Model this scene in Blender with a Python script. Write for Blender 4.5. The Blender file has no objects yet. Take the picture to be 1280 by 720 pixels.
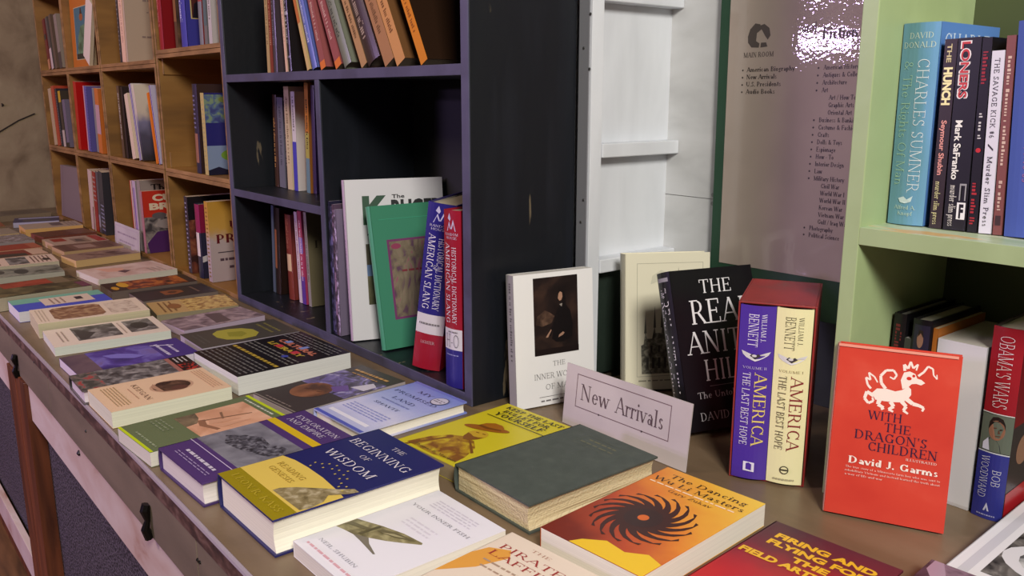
import bpy, bmesh, math, random
from mathutils import Matrix, Vector
random.seed(7)
SC = bpy.context.scene
COL = SC.collection
PI = math.pi

# ------------------------------------------------------------------ camera
cam_d = bpy.data.cameras.new('camera')
cam_d.sensor_width = 36.0
cam_d.lens = 1080.0 / 1280.0 * 36.0
cam_d.clip_start = 0.02
cam = bpy.data.objects.new('camera', cam_d)
COL.objects.link(cam)
cam.matrix_world = Matrix(((0.631898, -0.168132, 0.756596, 0.0),
                           (0.775052, 0.137078, -0.61685, 0.0),
                           (0.0, 0.976187, 0.21693, 0.52),
                           (0, 0, 0, 1)))
SC.camera = cam

# ------------------------------------------------------------------ light
SC.view_settings.view_transform = 'Standard'
SC.view_settings.look = 'None'
SC.view_settings.gamma = 1.0
SC.view_settings.use_curve_mapping = False
SC.view_settings.exposure = 0.0
world = bpy.data.worlds.new('world')
SC.world = world
world.use_nodes = True
world.node_tree.nodes['Background'].inputs[0].default_value = (0.42, 0.36, 0.42, 1)
world.node_tree.nodes['Background'].inputs[1].default_value = 0.10


def area(name, loc, target, sx, sy, power, color, spread=180):
    d = bpy.data.lights.new(name, 'AREA')
    d.shape = 'RECTANGLE'
    d.size, d.size_y, d.energy, d.color = sx, sy, power, color
    d.spread = math.radians(spread)
    o = bpy.data.objects.new(name, d)
    COL.objects.link(o)
    o.location = loc
    o.rotation_euler = (Vector(target) - Vector(loc)).to_track_quat('-Z', 'Y').to_euler()
    return o


area('ceiling_lamp', (1.15, -0.35, 1.75), (-0.75, 0.75, 0.05), 0.6, 0.6, 82, (1.0, 0.96, 0.88))
area('shop_window', (-3.74, -3.2, 0.90), (-1.9, 0.8, 0.2), 0.74, 0.10, 29, (0.68, 0.48, 1.0))
area('shop_window', (-3.45, -3.2, 1.30), (-1.9, 0.8, 0.2), 0.70, 0.14, 34, (0.68, 0.48, 1.0))
area('shop_lamp', (-2.6, -1.5, 2.0), (-2.9, 0.8, 0.1), 0.7, 0.5, 34, (1.0, 0.78, 0.62))

# ------------------------------------------------------------------ materials
def lin(c):
    return tuple((x / 12.92 if x <= 0.04045 else ((x + 0.055) / 1.055) ** 2.4) for x in (v / 255.0 for v in c[:3])) + (1.0,)


_M = {}


def mat(c, rough=0.45, metal=0.0, coat=0.0):
    """plain paint / paper / ink of one colour (sRGB 0-255)"""
    if isinstance(c, str):
        return NAMED[c]()
    k = (tuple(c), rough, metal, coat)
    if k not in _M:
        m = bpy.data.materials.new('paint')
        m.use_nodes = True
        b = m.node_tree.nodes['Principled BSDF']
        b.inputs['Base Color'].default_value = lin(c)
        b.inputs['Roughness'].default_value = rough
        b.inputs['Metallic'].default_value = metal
        b.inputs['Coat Weight'].default_value = coat
        _M[k] = m
    return _M[k]


def noise_mat(key, stops, scale=(20, 20, 20), rough=0.45, detail=4.0, dist=0.0, bump=0.0, coat=0.0, bscale=60.0,
              coat_bump=False, metal=0.0):
    """colours mixed by noise: stops = [(pos, rgb), ...]"""
    if key in _M:
        return _M[key]
    m = bpy.data.materials.new(key)
    m.use_nodes = True
    nt = m.node_tree
    N, L = nt.nodes, nt.links
    b = N['Principled BSDF']
    tc = N.new('ShaderNodeTexCoord')
    mp = N.new('ShaderNodeMapping')
    mp.inputs['Scale'].default_value = scale
    random.seed(key)
    mp.inputs['Location'].default_value = [random.uniform(0, 9) for _ in range(3)]
    L.new(tc.outputs['Object'], mp.inputs[0])
    nz = N.new('ShaderNodeTexNoise')
    nz.inputs['Scale'].default_value = 1.0
    nz.inputs['Detail'].default_value = detail
    nz.inputs['Distortion'].default_value = dist
    L.new(mp.outputs[0], nz.inputs['Vector'])
    cr = N.new('ShaderNodeValToRGB')
    while len(cr.color_ramp.elements) < len(stops):
        cr.color_ramp.elements.new(0.5)
    for e, (p, c) in zip(cr.color_ramp.elements, stops):
        e.position = p
        e.color = lin(c)
    L.new(nz.outputs[0], cr.inputs[0])
    L.new(cr.outputs[0], b.inputs['Base Color'])
    b.inputs['Roughness'].default_value = rough
    b.inputs['Coat Weight'].default_value = coat
    b.inputs['Metallic'].default_value = metal
    b.inputs['Coat Roughness'].default_value = 0.02
    if bump:
        n2 = N.new('ShaderNodeTexNoise')
        n2.inputs['Scale'].default_value = bscale
        n2.inputs['Detail'].default_value = 1 if coat_bump else 3
        L.new(tc.outputs['Object'], n2.inputs['Vector'])
        bp = N.new('ShaderNodeBump')
        bp.inputs['Strength'].default_value = bump
        bp.inputs['Distance'].default_value = 0.004
        L.new(n2.outputs[0], bp.inputs['Height'])
        L.new(bp.outputs[0], b.inputs['Coat Normal' if coat_bump else 'Normal'])
    _M[key] = m
    return m


def grad_mat(key, stops, p0, p1, rough=0.4):
    """printed colour gradient of a cover, from local point p0 to p1 (u, v)"""
    if key in _M:
        return _M[key]
    m = bpy.data.materials.new(key)
    m.use_nodes = True
    nt = m.node_tree
    N, L = nt.nodes, nt.links
    b = N['Principled BSDF']
    tc = N.new('ShaderNodeTexCoord')
    d = Vector((p1[0] - p0[0], p1[1] - p0[1], 0))
    dot = N.new('ShaderNodeVectorMath')
    dot.operation = 'DOT_PRODUCT'
    dot.inputs[1].default_value = d / d.length_squared
    L.new(tc.outputs['Object'], dot.inputs[0])
    ad = N.new('ShaderNodeMath')
    ad.operation = 'SUBTRACT'
    ad.inputs[1].default_value = (Vector((p0[0], p0[1], 0)).dot(d)) / d.length_squared
    L.new(dot.outputs['Value'], ad.inputs[0])
    nz = N.new('ShaderNodeTexNoise')
    nz.inputs['Scale'].default_value = 25
    L.new(tc.outputs['Object'], nz.inputs['Vector'])
    ml = N.new('ShaderNodeMath')
    ml.operation = 'MULTIPLY_ADD'
    ml.inputs[1].default_value = 0.25
    L.new(nz.outputs[0], ml.inputs[0])
    L.new(ad.outputs[0], ml.inputs[2])
    sb = N.new('ShaderNodeMath')
    sb.operation = 'SUBTRACT'
    sb.inputs[1].default_value = 0.125
    L.new(ml.outputs[0], sb.inputs[0])
    cr = N.new('ShaderNodeValToRGB')
    while len(cr.color_ramp.elements) < len(stops):
        cr.color_ramp.elements.new(0.5)
    for e, (p, c) in zip(cr.color_ramp.elements, stops):
        e.position = p
        e.color = lin(c)
    L.new(sb.outputs[0], cr.inputs[0])
    L.new(cr.outputs[0], b.inputs['Base Color'])
    b.inputs['Roughness'].default_value = rough
    _M[key] = m
    return m


def pages_mat(c=(238, 230, 208), c2=None, rough=0.8):
    """page edges: fine sheets stacked along the book's thickness (local z)"""
    c2 = c2 or tuple(int(v * 0.96) for v in c)
    return noise_mat('page_edges_%d_%d_%d' % tuple(c), [(0.35, c2), (0.6, c)], (3, 3, 1100), rough, 2.0)


def art(key, stops, scale=30, rough=0.4, detail=5, dist=0.6):
    NAMED[key] = lambda: noise_mat(key, stops, (scale, scale, scale), rough, detail, dist)
    return key


NAMED = {}

# ------------------------------------------------------------------ mesh builder
class MB:
    def __init__(self):
        self.v, self.f, self.m, self.mats = [], [], [], []

    def slot(self, m):
        if m not in self.mats:
            self.mats.append(m)
        return self.mats.index(m)

    def add(self, verts, faces, m):
        i = len(self.v)
        self.v += [tuple(p) for p in verts]
        s = self.slot(m)
        for f in faces:
            self.f.append([i + k for k in f])
            self.m.append(s)

    def box(self, x0, x1, y0, y1, z0, z1, m):
        v = [(x0, y0, z0), (x1, y0, z0), (x1, y1, z0), (x0, y1, z0), (x0, y0, z1), (x1, y0, z1), (x1, y1, z1), (x0, y1, z1)]
        self.add(v, [(3, 2, 1, 0), (4, 5, 6, 7), (0, 1, 5, 4), (1, 2, 6, 5), (2, 3, 7, 6), (3, 0, 4, 7)], m)

    def prism(self, poly, a0, a1, axis, m):
        """extrude polygon (2-D) between a0 and a1 along axis 0/1/2"""
        n = len(poly)

        def P(p, a):
            return {0: (a, p[0], p[1]), 1: (p[0], a, p[1]), 2: (p[0], p[1], a)}[axis]
        v = [P(p, a0) for p in poly] + [P(p, a1) for p in poly]
        f = [tuple(range(n))[::-1], tuple(range(n, 2 * n))] + [(i, (i + 1) % n, n + (i + 1) % n, n + i) for i in range(n)]
        self.add(v, f, m)

    def tube(self, path, r, m, seg=8):
        rings = []
        n = len(path)
        pts = [Vector(p) for p in path]
        for i, p in enumerate(pts):
            d = (pts[min(i + 1, n - 1)] - pts[max(i - 1, 0)]).normalized()
            a = d.orthogonal().normalized() if i == 0 else (rings_a - d * rings_a.dot(d)).normalized()
            rings_a = a
            b = d.cross(a)
            rr = r[i] if isinstance(r, (list, tuple)) else r
            rings.append([p + rr * (math.cos(2 * PI * k / seg) * a + math.sin(2 * PI * k / seg) * b) for k in range(seg)])
        v = [q for ring in rings for q in ring]
        f = [(i * seg + k, i * seg + (k + 1) % seg, (i + 1) * seg + (k + 1) % seg, (i + 1) * seg + k) for i in range(n - 1) for k in range(seg)]
        f += [tuple(range(seg))[::-1], tuple(range((n - 1) * seg, n * seg))]
        self.add(v, f, m)

    def build(self, name, parent=None, bevel=0.0, smooth=False):
        me = bpy.data.meshes.new(name)
        me.from_pydata(self.v, [], self.f)
        for m in self.mats:
            me.materials.append(m)
        for p, s in zip(me.polygons, self.m):
            p.material_index = s
            p.use_smooth = smooth
        bm = bmesh.new()
        bm.from_mesh(me)
        if not getattr(self, 'flat_art', False):
            bmesh.ops.recalc_face_normals(bm, faces=bm.faces)
        bm.to_mesh(me)
        bm.free()
        o = bpy.data.objects.new(name, me)
        COL.objects.link(o)
        if parent:
            o.parent = parent
        if bevel:
            b = o.modifiers.new('bevel', 'BEVEL')
            b.width, b.segments, b.limit_method, b.angle_limit = bevel, 2, 'ANGLE', math.radians(40)
        return o


def struct(o):
    o['kind'] = 'structure'
    return o


def tag(o, label, cat, group=None):
    o['label'], o['category'] = label, cat
    if group:
        o['group'] = group
    return o


def thing(name, label, cat, M=None, group=None):
    o = bpy.data.objects.new(name, None)
    o.empty_display_size = 0.05
    COL.objects.link(o)
    if M is not None:
        o.matrix_world = M
    return tag(o, label, cat, group)


# ------------------------------------------------------------------ lettering
# a small stroke-built roman face: v/n thick/thin stem, d diagonal, h hair line, a arc, s/t foot/top serif, b dot
GLY = {
 'A': (.70, 'd .06 0 .35 .7 n;d .35 .7 .64 0 k;h .17 .53 .24;s .06 0;s .64 0'),
 'B': (.62, 'v .14 0 .7;h .14 .38 .685;h .14 .38 .37;h .14 .4 .015;a .36 .53 .15 .155 -90 90;a .38 .19 .18 .18 -90 90;s .12 0;t .12 .7'),
 'C': (.68, 'a .38 .35 .3 .345 42 318;n .6 .48 .69;n .6 .02 .16'),
 'D': (.74, 'v .14 0 .7;h .14 .34 .015;h .14 .34 .685;a .34 .35 .32 .335 -90 90;s .12 0;t .12 .7'),
 'E': (.60, 'v .14 0 .7;h .14 .52 .685;h .14 .42 .36;h .14 .54 .015;n .52 .55 .7;n .54 0 .16;n .42 .28 .44;s .12 0;t .12 .7'),
 'F': (.56, 'v .14 0 .7;h .14 .52 .685;h .14 .42 .36;n .52 .55 .7;n .42 .28 .44;s .14 0;t .12 .7'),
 'G': (.74, 'a .38 .35 .3 .345 42 318;n .6 .48 .69;v .6 .04 .3;t .6 .31'),
 'H': (.74, 'v .14 0 .7;v .6 0 .7;h .14 .6 .36;s .14 0;t .14 .7;s .6 0;t .6 .7'),
 'I': (.30, 'v .15 0 .7;s .15 0;t .15 .7'),
 'J': (.40, 'v .26 .1 .7;a .14 .1 .12 .13 -170 0;t .26 .7'),
 'K': (.70, 'v .14 0 .7;d .2 .32 .56 .7 n;d .28 .41 .6 0 k;s .14 0;t .14 .7;s .62 0;t .56 .7'),
 'L': (.58, 'v .14 0 .7;h .14 .52 .015;n .52 0 .18;s .14 0;t .14 .7'),
 'M': (.88, 'n .12 0 .7;d .12 .7 .43 .02 k;d .43 .02 .73 .7 n;v .74 0 .7;s .12 0;s .74 0;t .1 .7;t .76 .7'),
 'N': (.74, 'n .12 0 .7;d .12 .7 .6 0 k;n .6 0 .7;s .12 0;t .1 .7;t .6 .7'),
 'O': (.76, 'a .38 .35 .32 .345 0 360'),
 'P': (.58, 'v .14 0 .7;h .14 .36 .685;h .14 .36 .32;a .34 .5 .18 .18 -90 90;s .14 0;t .12 .7'),
 'Q': (.76, 'a .38 .35 .32 .345 0 360;d .4 .1 .68 -.14 k'),
 'R': (.66, 'v .14 0 .7;h .14 .36 .685;h .14 .36 .33;a .34 .505 .18 .175 -90 90;d .33 .34 .6 0 k;s .14 0;t .12 .7;s .62 0'),
 'S': (.52, 'a .26 .525 .17 .17 20 270;a .26 .18 .19 .175 -160 90;n .43 .54 .7;n .08 0 .16'),
 'T': (.64, 'v .32 0 .7;h .05 .59 .685;n .05 .54 .7;n .59 .54 .7;s .32 0'),
 'U': (.72, 'v .14 .22 .7;n .58 .22 .7;a .36 .23 .22 .225 180 360;t .14 .7;t .58 .7'),
 'V': (.68, 'd .07 .7 .35 0 k;d .35 0 .62 .7 n;t .07 .7;t .62 .7'),
 'W': (.96, 'd .06 .7 .28 0 k;d .28 0 .48 .7 n;d .48 .7 .7 0 k;d .7 0 .9 .7 n;t .06 .7;t .48 .7;t .9 .7'),
 'X': (.68, 'd .08 .7 .6 0 k;d .08 0 .6 .7 n;s .08 0;s .6 0;t .08 .7;t .6 .7'),
 'Y': (.64, 'd .05 .7 .32 .32 k;d .32 .32 .59 .7 n;v .32 0 .35;s .32 0;t .05 .7;t .59 .7'),
 'Z': (.60, 'h .08 .54 .685;d .08 0 .52 .7 k;h .06 .54 .015;n .08 .55 .7;n .54 0 .16'),
 'a': (.46, 'a .2 .13 .14 .125 0 360;v .35 0 .32;a .21 .3 .15 .145 0 150;h .35 .43 .015'),
 'b': (.50, 'v .1 0 .7;a .27 .22 .18 .225 0 360;t .07 .7'),
 'c': (.43, 'a .24 .22 .19 .225 45 315'),
 'd': (.50, 'v .38 0 .7;a .22 .22 .18 .225 0 360;t .35 .7;h .38 .46 .015'),
 'e': (.45, 'a .23 .22 .19 .225 0 318;h .06 .4 .235'),
 'f': (.30, 'v .15 0 .56;a .26 .56 .11 .13 30 180;h .03 .3 .435;s .15 0'),
 'g': (.46, 'a .21 .27 .15 .17 0 360;a .21 -.07 .18 .11 0 360;h .3 .43 .41'),
 'h': (.52, 'v .1 0 .7;v .39 0 .28;a .245 .28 .145 .165 0 180;s .1 0;s .39 0;t .07 .7'),
 'i': (.24, 'v .12 0 .44;b .12 .62 .06;s .12 0;t .09 .44'),
 'j': (.24, 'v .12 -.1 .44;b .12 .62 .06;t .09 .44;a .04 -.1 .08 .09 180 360'),
 'k': (.50, 'v .1 0 .7;d .16 .2 .4 .44 n;d .22 .27 .42 0 k;s .1 0;s .43 0;t .07 .7'),
 'l': (.24, 'v .12 0 .7;s .12 0;t .09 .7'),
 'm': (.78, 'v .1 0 .44;v .38 0 .28;v .66 0 .28;a .24 .28 .14 .165 0 180;a .52 .28 .14 .165 0 180;s .1 0;s .38 0;s .66 0'),
 'n': (.52, 'v .1 0 .44;v .39 0 .28;a .245 .28 .145 .165 0 180;s .1 0;s .39 0;t .07 .44'),
 'o': (.48, 'a .24 .22 .2 .225 0 360'),
 'p': (.50, 'v .1 -.2 .44;a .27 .22 .18 .225 0 360;s .1 -.2'),
 'q': (.50, 'v .38 -.2 .44;a .22 .22 .18 .225 0 360;s .38 -.2'),
 'r': (.36, 'v .1 0 .44;a .24 .3 .14 .14 35 150;b .32 .38 .05;s .1 0;t .07 .44'),
 's': (.38, 'a .19 .33 .12 .11 20 270;a .19 .11 .14 .11 -160 90'),
 't': (.30, 'v .14 .08 .6;h .02 .28 .435;a .24 .09 .1 .085 180 310'),
 'u': (.52, 'v .1 .16 .44;v .39 0 .44;a .245 .16 .145 .155 180 360;t .07 .44;t .36 .44;h .39 .47 .015'),
 'v': (.46, 'd .05 .44 .23 0 k;d .23 0 .41 .44 n;t .05 .44;t .41 .44'),
 'w': (.68, 'd .05 .44 .2 0 k;d .2 0 .34 .44 n;d .34 .44 .49 0 k;d .49 0 .63 .44 n;t .05 .44;t .63 .44'),
 'x': (.46, 'd .06 .44 .4 0 k;d .06 0 .4 .44 n;s .06 0;s .4 0'),
 'y': (.46, 'd .05 .44 .23 0 k;d .12 -.2 .41 .44 n;t .05 .44;t .41 .44'),
 'z': (.44, 'h .06 .38 .425;d .06 0 .38 .44 k;h .05 .39 .015'),
 '.': (.20, 'b .1 .05 .06'), ',': (.20, 'b .1 .05 .06;d .06 -.1 .12 .04 n'), "'": (.18, 'n .09 .5 .7;b .09 .66 .05'),
 '-': (.30, 'h .04 .26 .24'), '/': (.36, 'd .04 -.05 .32 .72 n'), ' ': (.26, ''), ':': (.2, 'b .1 .05 .06;b .1 .36 .06'),
 '&': (.74, 'a .3 .54 .14 .15 0 360;a .28 .18 .2 .18 100 350;d .2 .46 .66 0 k;d .48 .12 .66 .36 n'),
 '#': (.50, 'n .18 .05 .65;n .34 .05 .65;h .06 .46 .45;h .06 .46 .25'),
 '0': (.50, 'a .25 .35 .19 .345 0 360'), '1': (.36, 'v .18 0 .7;s .18 0;d .06 .58 .18 .7 n'),
 '3': (.48, 'a .22 .53 .15 .16 -90 150;a .22 .185 .18 .18 -150 90'), '5': (.48, 'n .12 .36 .7;h .12 .4 .685;a .22 .2 .18 .2 -150 110'),
 '6': (.50, 'a .25 .2 .18 .2 0 360;a .36 .3 .29 .4 100 180'), '7': (.46, 'h .06 .42 .685;d .16 0 .42 .69 k'),
 '8': (.50, 'a .25 .53 .15 .16 0 360;a .25 .185 .18 .18 0 360'), '9': (.50, 'a .25 .5 .18 .2 0 360;a .14 .4 .29 .4 -80 0'),
}


def serif_polys(s, T=.095, t=.034, gap=.03, slab=True):
    out, x0 = [], 0.0

    def rect(a, b, c, d):
        out.append([(a, c), (b, c), (b, d), (a, d)])
    for ch in s:
        w, prog = GLY.get(ch, GLY[' '])
        for op in filter(None, prog.split(';')):
            o, *a = op.split()
            kk = a[-1] if a[-1] in 'kn' else None
            p = [float(q) for q in (a[:-1] if kk else a)]
            if o in 'vn':
                hw = (T if o == 'v' else t * 1.15) / 2
                rect(x0 + p[0] - hw, x0 + p[0] + hw, p[1], p[2])
            elif o == 'd':
                hw = (T * 1.1 if kk == 'k' else t * 1.3) / 2
                out.append([(x0 + p[0] - hw, p[1]), (x0 + p[0] + hw, p[1]), (x0 + p[2] + hw, p[3]), (x0 + p[2] - hw, p[3])])
            elif o == 'h':
                rect(x0 + p[0], x0 + p[1], p[2] - t / 2, p[2] + t / 2)
            elif o in 'st':
                if slab:
                    h = .1
                    dy = t * .9 * (1 if o == 's' else -1)
                    rect(x0 + p[0] - h, x0 + p[0] + h, min(p[1], p[1] + dy), max(p[1], p[1] + dy))
            elif o == 'b':
                r = p[2] * (T / .095) ** .5
                out.append([(x0 + p[0] + r * math.cos(k * PI / 4), p[1] + r * math.sin(k * PI / 4)) for k in range(8)])
            elif o == 'a':
                cx, cy, rx, ry, a0, a1 = p
                n = max(4, int(abs(a1 - a0) / 26))
                pin, pout = [], []
                for k in range(n + 1):
                    an = math.radians(a0 + (a1 - a0) * k / n)
                    c_, s_ = math.cos(an), math.sin(an)
                    ty = abs(ry * c_) / math.hypot(rx * s_, ry * c_)
                    wd = t + (T - t) * ty ** 1.4
                    pout.append((x0 + cx + rx * c_, cy + ry * s_))
                    f = max(0.1, 1 - wd / math.hypot(rx * c_, ry * s_))
                    pin.append((x0 + cx + rx * c_ * f, cy + ry * s_ * f))
                for k in range(n):
                    out.append([pout[k], pout[k + 1], pin[k + 1], pin[k]])
        x0 += w + gap
    return out, max(x0 - gap, .01), .7


_sans = {}


def sans_polys(s, bold=0.0):
    k = (s, bold)
    if k not in _sans:
        cu = bpy.data.curves.new('t', 'FONT')
        cu.body = s
        cu.size = 1.0
        cu.resolution_u = 3
        cu.offset = bold
        ob = bpy.data.objects.new('t', cu)
        me = bpy.data.meshes.new_from_object(ob)
        polys = [[tuple(me.vertices[i].co[:2]) for i in p.vertices] for p in me.polygons]
        bpy.data.objects.remove(ob)
        bpy.data.meshes.remove(me)
        bpy.data.curves.remove(cu)
        xs = [q[0] for p in polys for q in p] or [0, 1]
        mn, mx = min(xs), max(xs)
        polys = [[(q[0] - mn, q[1]) for q in p] for p in polys]
        _sans[k] = (polys, mx - mn, .72)
    return _sans[k]


def text_polys(s, font):
    if font == 'sans':
        return sans_polys(s)
    if font == 'bold':
        return sans_polys(s, .025)
    if font == 'black':
        return sans_polys(s, .05)
    if font == 'heavy':
        return serif_polys(s, .165, .062)
    if font == 'thin':
        return serif_polys(s, .05, .025)
    if font == 'mono':
        return serif_polys(s, .08, .07, .1)
    return serif_polys(s)


class Face:
    """printed surface: maps (x 0..1, y 0..1) of a W x H face into a mesh, each layer a hair above the last"""
    def __init__(self, mb, W, H, put, rough=0.4, eps=0.00012):
        self.mb, self.W, self.H, self.put, self.rough, self.eps, self.k = mb, W, H, put, rough, eps, 1

    def poly(self, polys, col):
        m = mat(col, self.rough) if not isinstance(col, str) else mat(col)
        e = self.eps * self.k
        for i, p in enumerate(polys):        # pieces of one layer never lie in exactly one plane
            v = [self.put(x * self.W, y * self.H, e + (i % 60) * 1.2e-6) for x, y in p]
            self.mb.add(v, [tuple(range(len(v)))], m)
        self.k += 1

    def draw(self, items):
        for it in items:
            o = it[0]
            if o == 'r':
                _, x0, y0, x1, y1, c = it
                self.poly([[(x0, y0), (x1, y0), (x1, y1), (x0, y1)]], c)
            elif o == 'p':
                self.poly([it[1]], it[2])
            elif o == 'P':
                self.poly(it[1], it[2])
            elif o == 'e':
                _, cx, cy, rx, ry, c = it
                self.poly([[(cx + rx * math.cos(k * PI / 12), cy + ry * math.sin(k * PI / 12)) for k in range(24)]], c)
            elif o == 't':                # text, x0, x1, baseline y, cap height, colour, font
                _, s, x0, x1, y, h, c, font = it
                P, w, ch = text_polys(s, font)
                sx, sy = (x1 - x0) / w, h / ch
                self.poly([[(x0 + q[0] * sx, y + q[1] * sy) for q in p] for p in P], c)
            elif o == 'v':                # text running down: y from top to bottom, x0..x1 = baseline .. cap top
                _, s, y0, y1, x0, x1, c, font = it
                P, w, ch = text_polys(s, font)
                sy, sx = (y0 - y1) / w, (x1 - x0) / ch
                self.poly([[(x0 + q[1] * sx, y0 - q[0] * sy) for q in p] for p in P], c)
            elif o == 'l':                # rows of print too small to read
                _, x0, x1, y0, y1, n, c = it
                rnd = random.Random(hash((x0, y0, n)) & 1023)
                ps = []
                hh = (y1 - y0) / n
                for i in range(n):
                    y = y1 - (i + .8) * hh
                    x = x0
                    while x < x1 - .02:
                        L = min(rnd.uniform(.03, .1), x1 - x)
                        ps.append([(x, y), (x + L, y), (x + L, y + hh * .36), (x, y + hh * .36)])
                        x += L + .018
                self.poly(ps, c)
            elif o == 'm':                # spine print too small to read, running down from y0 to y1
                _, y0, y1, x0, x1, c = it
                rnd = random.Random(int(y0 * 997 + x1 * 131 + sum(c)))
                ps, y = [], y0
                while y > y1 + .012:
                    L = min(rnd.uniform(.006, .016), y - y1)
                    a, b_ = (x0, x1) if rnd.random() < .35 else (x0, x0 + (x1 - x0) * .7)
                    ps.append([(a, y - L), (b_, y - L), (b_, y), (a, y)])
                    y -= L + (.022 if rnd.random() < .2 else .007)
                self.poly(ps, c)
            elif o == 'f':                # frame line
                _, x0, y0, x1, y1, w, c = it
                wx, wy = w, w * self.W / self.H
                self.poly([[(x0, y0), (x1, y0), (x1, y0 + wy), (x0, y0 + wy)], [(x0, y1 - wy), (x1, y1 - wy), (x1, y1), (x0, y1)],
                           [(x0, y0), (x0 + wx, y0), (x0 + wx, y1), (x0, y1)], [(x1 - wx, y0), (x1, y0), (x1, y1), (x1 - wx, y1)]], c)


# ------------------------------------------------------------------ placing
def frame(u, v, n, o):
    return Matrix(((u[0], v[0], n[0], o[0]), (u[1], v[1], n[1], o[1]), (u[2], v[2], n[2], o[2]), (0, 0, 0, 1)))


def flat(x, y, rot, z=0.0005):
    r = math.radians(rot)
    return frame((math.cos(r), math.sin(r), 0), (-math.sin(r), math.cos(r), 0), (0, 0, 1), (x, y, z))


def faceout(x, y, yaw, lean, t, z=0.0005):
    """front cover seen; (x, y, z) = lower corner of the front at the spine"""
    a, b = math.radians(yaw), math.radians(lean)
    u = Vector((math.cos(a), math.sin(a), 0))
    nb = Vector((-u.y, u.x, 0))
    Z = Vector((0, 0, 1))
    v = math.cos(b) * Z + math.sin(b) * nb
    n = -(math.cos(b) * nb - math.sin(b) * Z)
    o = Vector((x, y, z)) - t * n
    if o.z < z:
        o.z = z
    return frame(u, v, n, o)


def spineout(x, y, z, t, roll=0.0, yaw=0.0):
    """spine towards the room, leaning by roll to the right (+) or left (-)"""
    a, r = math.radians(yaw), math.radians(roll)
    d = Vector((math.cos(a), math.sin(a), 0))
    u = Vector((-d.y, d.x, 0))
    Z = Vector((0, 0, 1))
    v = math.cos(r) * Z + math.sin(r) * d
    n = math.cos(r) * d - math.sin(r) * Z
    o = Vector((x, y, z + 0.0005))
    if roll > 0:
        o.z += t * math.sin(r)
    return frame(u, v, n, o)


# ------------------------------------------------------------------ books
def book(label, M, w, h, t, cover, pages=(238, 230, 208), hard=False, front=(), spine=(), spine_col=None, group=None,
         rough=0.4, back_col=None, detail=True, name=None, wrap=False):
    """local axes: u across from the spine, v up the cover, n from back cover to front cover"""
    name = name or ('hardcover_book' if hard else 'paperback_book')
    root = thing(name, label, 'book', M, group)
    cm = mat(cover, rough) if not isinstance(cover, str) else mat(cover)
    spine_col = spine_col or cover
    sm = mat(spine_col, rough) if not isinstance(spine_col, str) else mat(spine_col)
    bm_ = cm if back_col is None else mat(back_col, rough)
    b, ov = (0.0026, 0.0032) if hard else (0.0007, 0.0)
    # pages
    P = MB()
    pm = pages_mat(pages) if not isinstance(pages, str) else mat(pages)
    x0, x1, y0, y1, z0, z1 = (0.003 if hard else b), w - ov - 0.0002, ov + .0002, h - ov - .0002, b, t - b
    if hard:        # hollow fore-edge
        k = 7
        poly = [(x0, z0)] + [(x1 - 0.12 * (z1 - z0) * math.sin(PI * i / (k - 1)), z0 + (z1 - z0) * i / (k - 1)) for i in range(k)] + [(x0, z1)]
        P.prism(poly, y0, y1, 1, pm)
    else:
        P.box(x0, x1, y0, y1, z0, z1, pm)
    P.build('page_block', root)
    # front cover
    F = MB()
    F.box(0.0, w, 0, h, t - b, t, cm)
    f = Face(F, w, h, lambda x, y, e: (x, y, t + e), rough)
    f.draw(front)
    F.build('front_cover', root)
    B = MB()
    B.box(0.0, w, 0, h, 0, b, bm_)
    B.build('back_cover', root)
    # spine
    S = MB()
    bulge = 0.10 * t if hard else 0.0
    K = 8 if hard else 1

    def sp(s):      # s 0..1 across thickness
        return -bulge * math.sin(PI * s) - 0.0003, s * t
    th = 0.0015 if hard else b
    for i in range(K):
        a0, b0 = sp(i / K)
        a1, b1 = sp((i + 1) / K)
        v = [(a0, 0, b0), (a1, 0, b1), (a1, h, b1), (a0, h, b0), (a0 + th, 0, b0), (a1 + th, 0, b1), (a1 + th, h, b1), (a0 + th, h, b0)]
        S.add(v, [(0, 3, 2, 1), (4, 5, 6, 7), (0, 1, 5, 4), (3, 7, 6, 2)] + ([(0, 4, 7, 3)] if i == 0 else []) + ([(1, 2, 6, 5)] if i == K - 1 else []), sm)
    fs = Face(S, 1.0, h, lambda x, y, e: (sp(min(max(x, 0), 1))[0] - 0.0002 - e, y, x * t), rough)
    fs_draw(fs, spine, hard)
    S.build('spine', root)
    return root


def fs_draw(fs, items, hard):
    """split wide flats of a rounded spine so that they follow its curve"""
    out = []
    for it in items:
        if it[0] == 'r' and hard:
            _, x0, y0, x1, y1, c = it
            n = 8
            out.append(('P', [[(x0 + (x1 - x0) * i / n, y0), (x0 + (x1 - x0) * (i + 1) / n, y0), (x0 + (x1 - x0) * (i + 1) / n, y1), (x0 + (x1 - x0) * i / n, y1)] for i in range(n)], c))
        else:
            out.append(it)
    fs.draw(out)


# ------------------------------------------------------------------ setting
FLOOR_Z = -0.80
m = MB()
m.box(-5.2, 2.5, -4.5, 1.6, FLOOR_Z - .05, FLOOR_Z, noise_mat('floor_boards', [(.3, (60, 40, 26)), (.55, (110, 76, 48)), (.75, (140, 100, 66))], (2.5, 22, 5), .55, 4, .6))
for y in [-4 + .14 * k for k in range(40)]:
    m.box(-5.2, 2.5, y, y + .004, FLOOR_Z, FLOOR_Z + .0006, mat((34, 22, 15), .8))
struct(m.build('floor'))

concrete = noise_mat('bare_concrete', [(.28, (110, 92, 72)), (.48, (146, 128, 104)), (.62, (158, 142, 116)), (.8, (130, 118, 94))], (5, 5, 5), .9, 6, .5, .5, bscale=18)
m = MB()
m.box(-4.75, -4.58, -4.5, 1.6, FLOOR_Z, 2.3, concrete)
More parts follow.
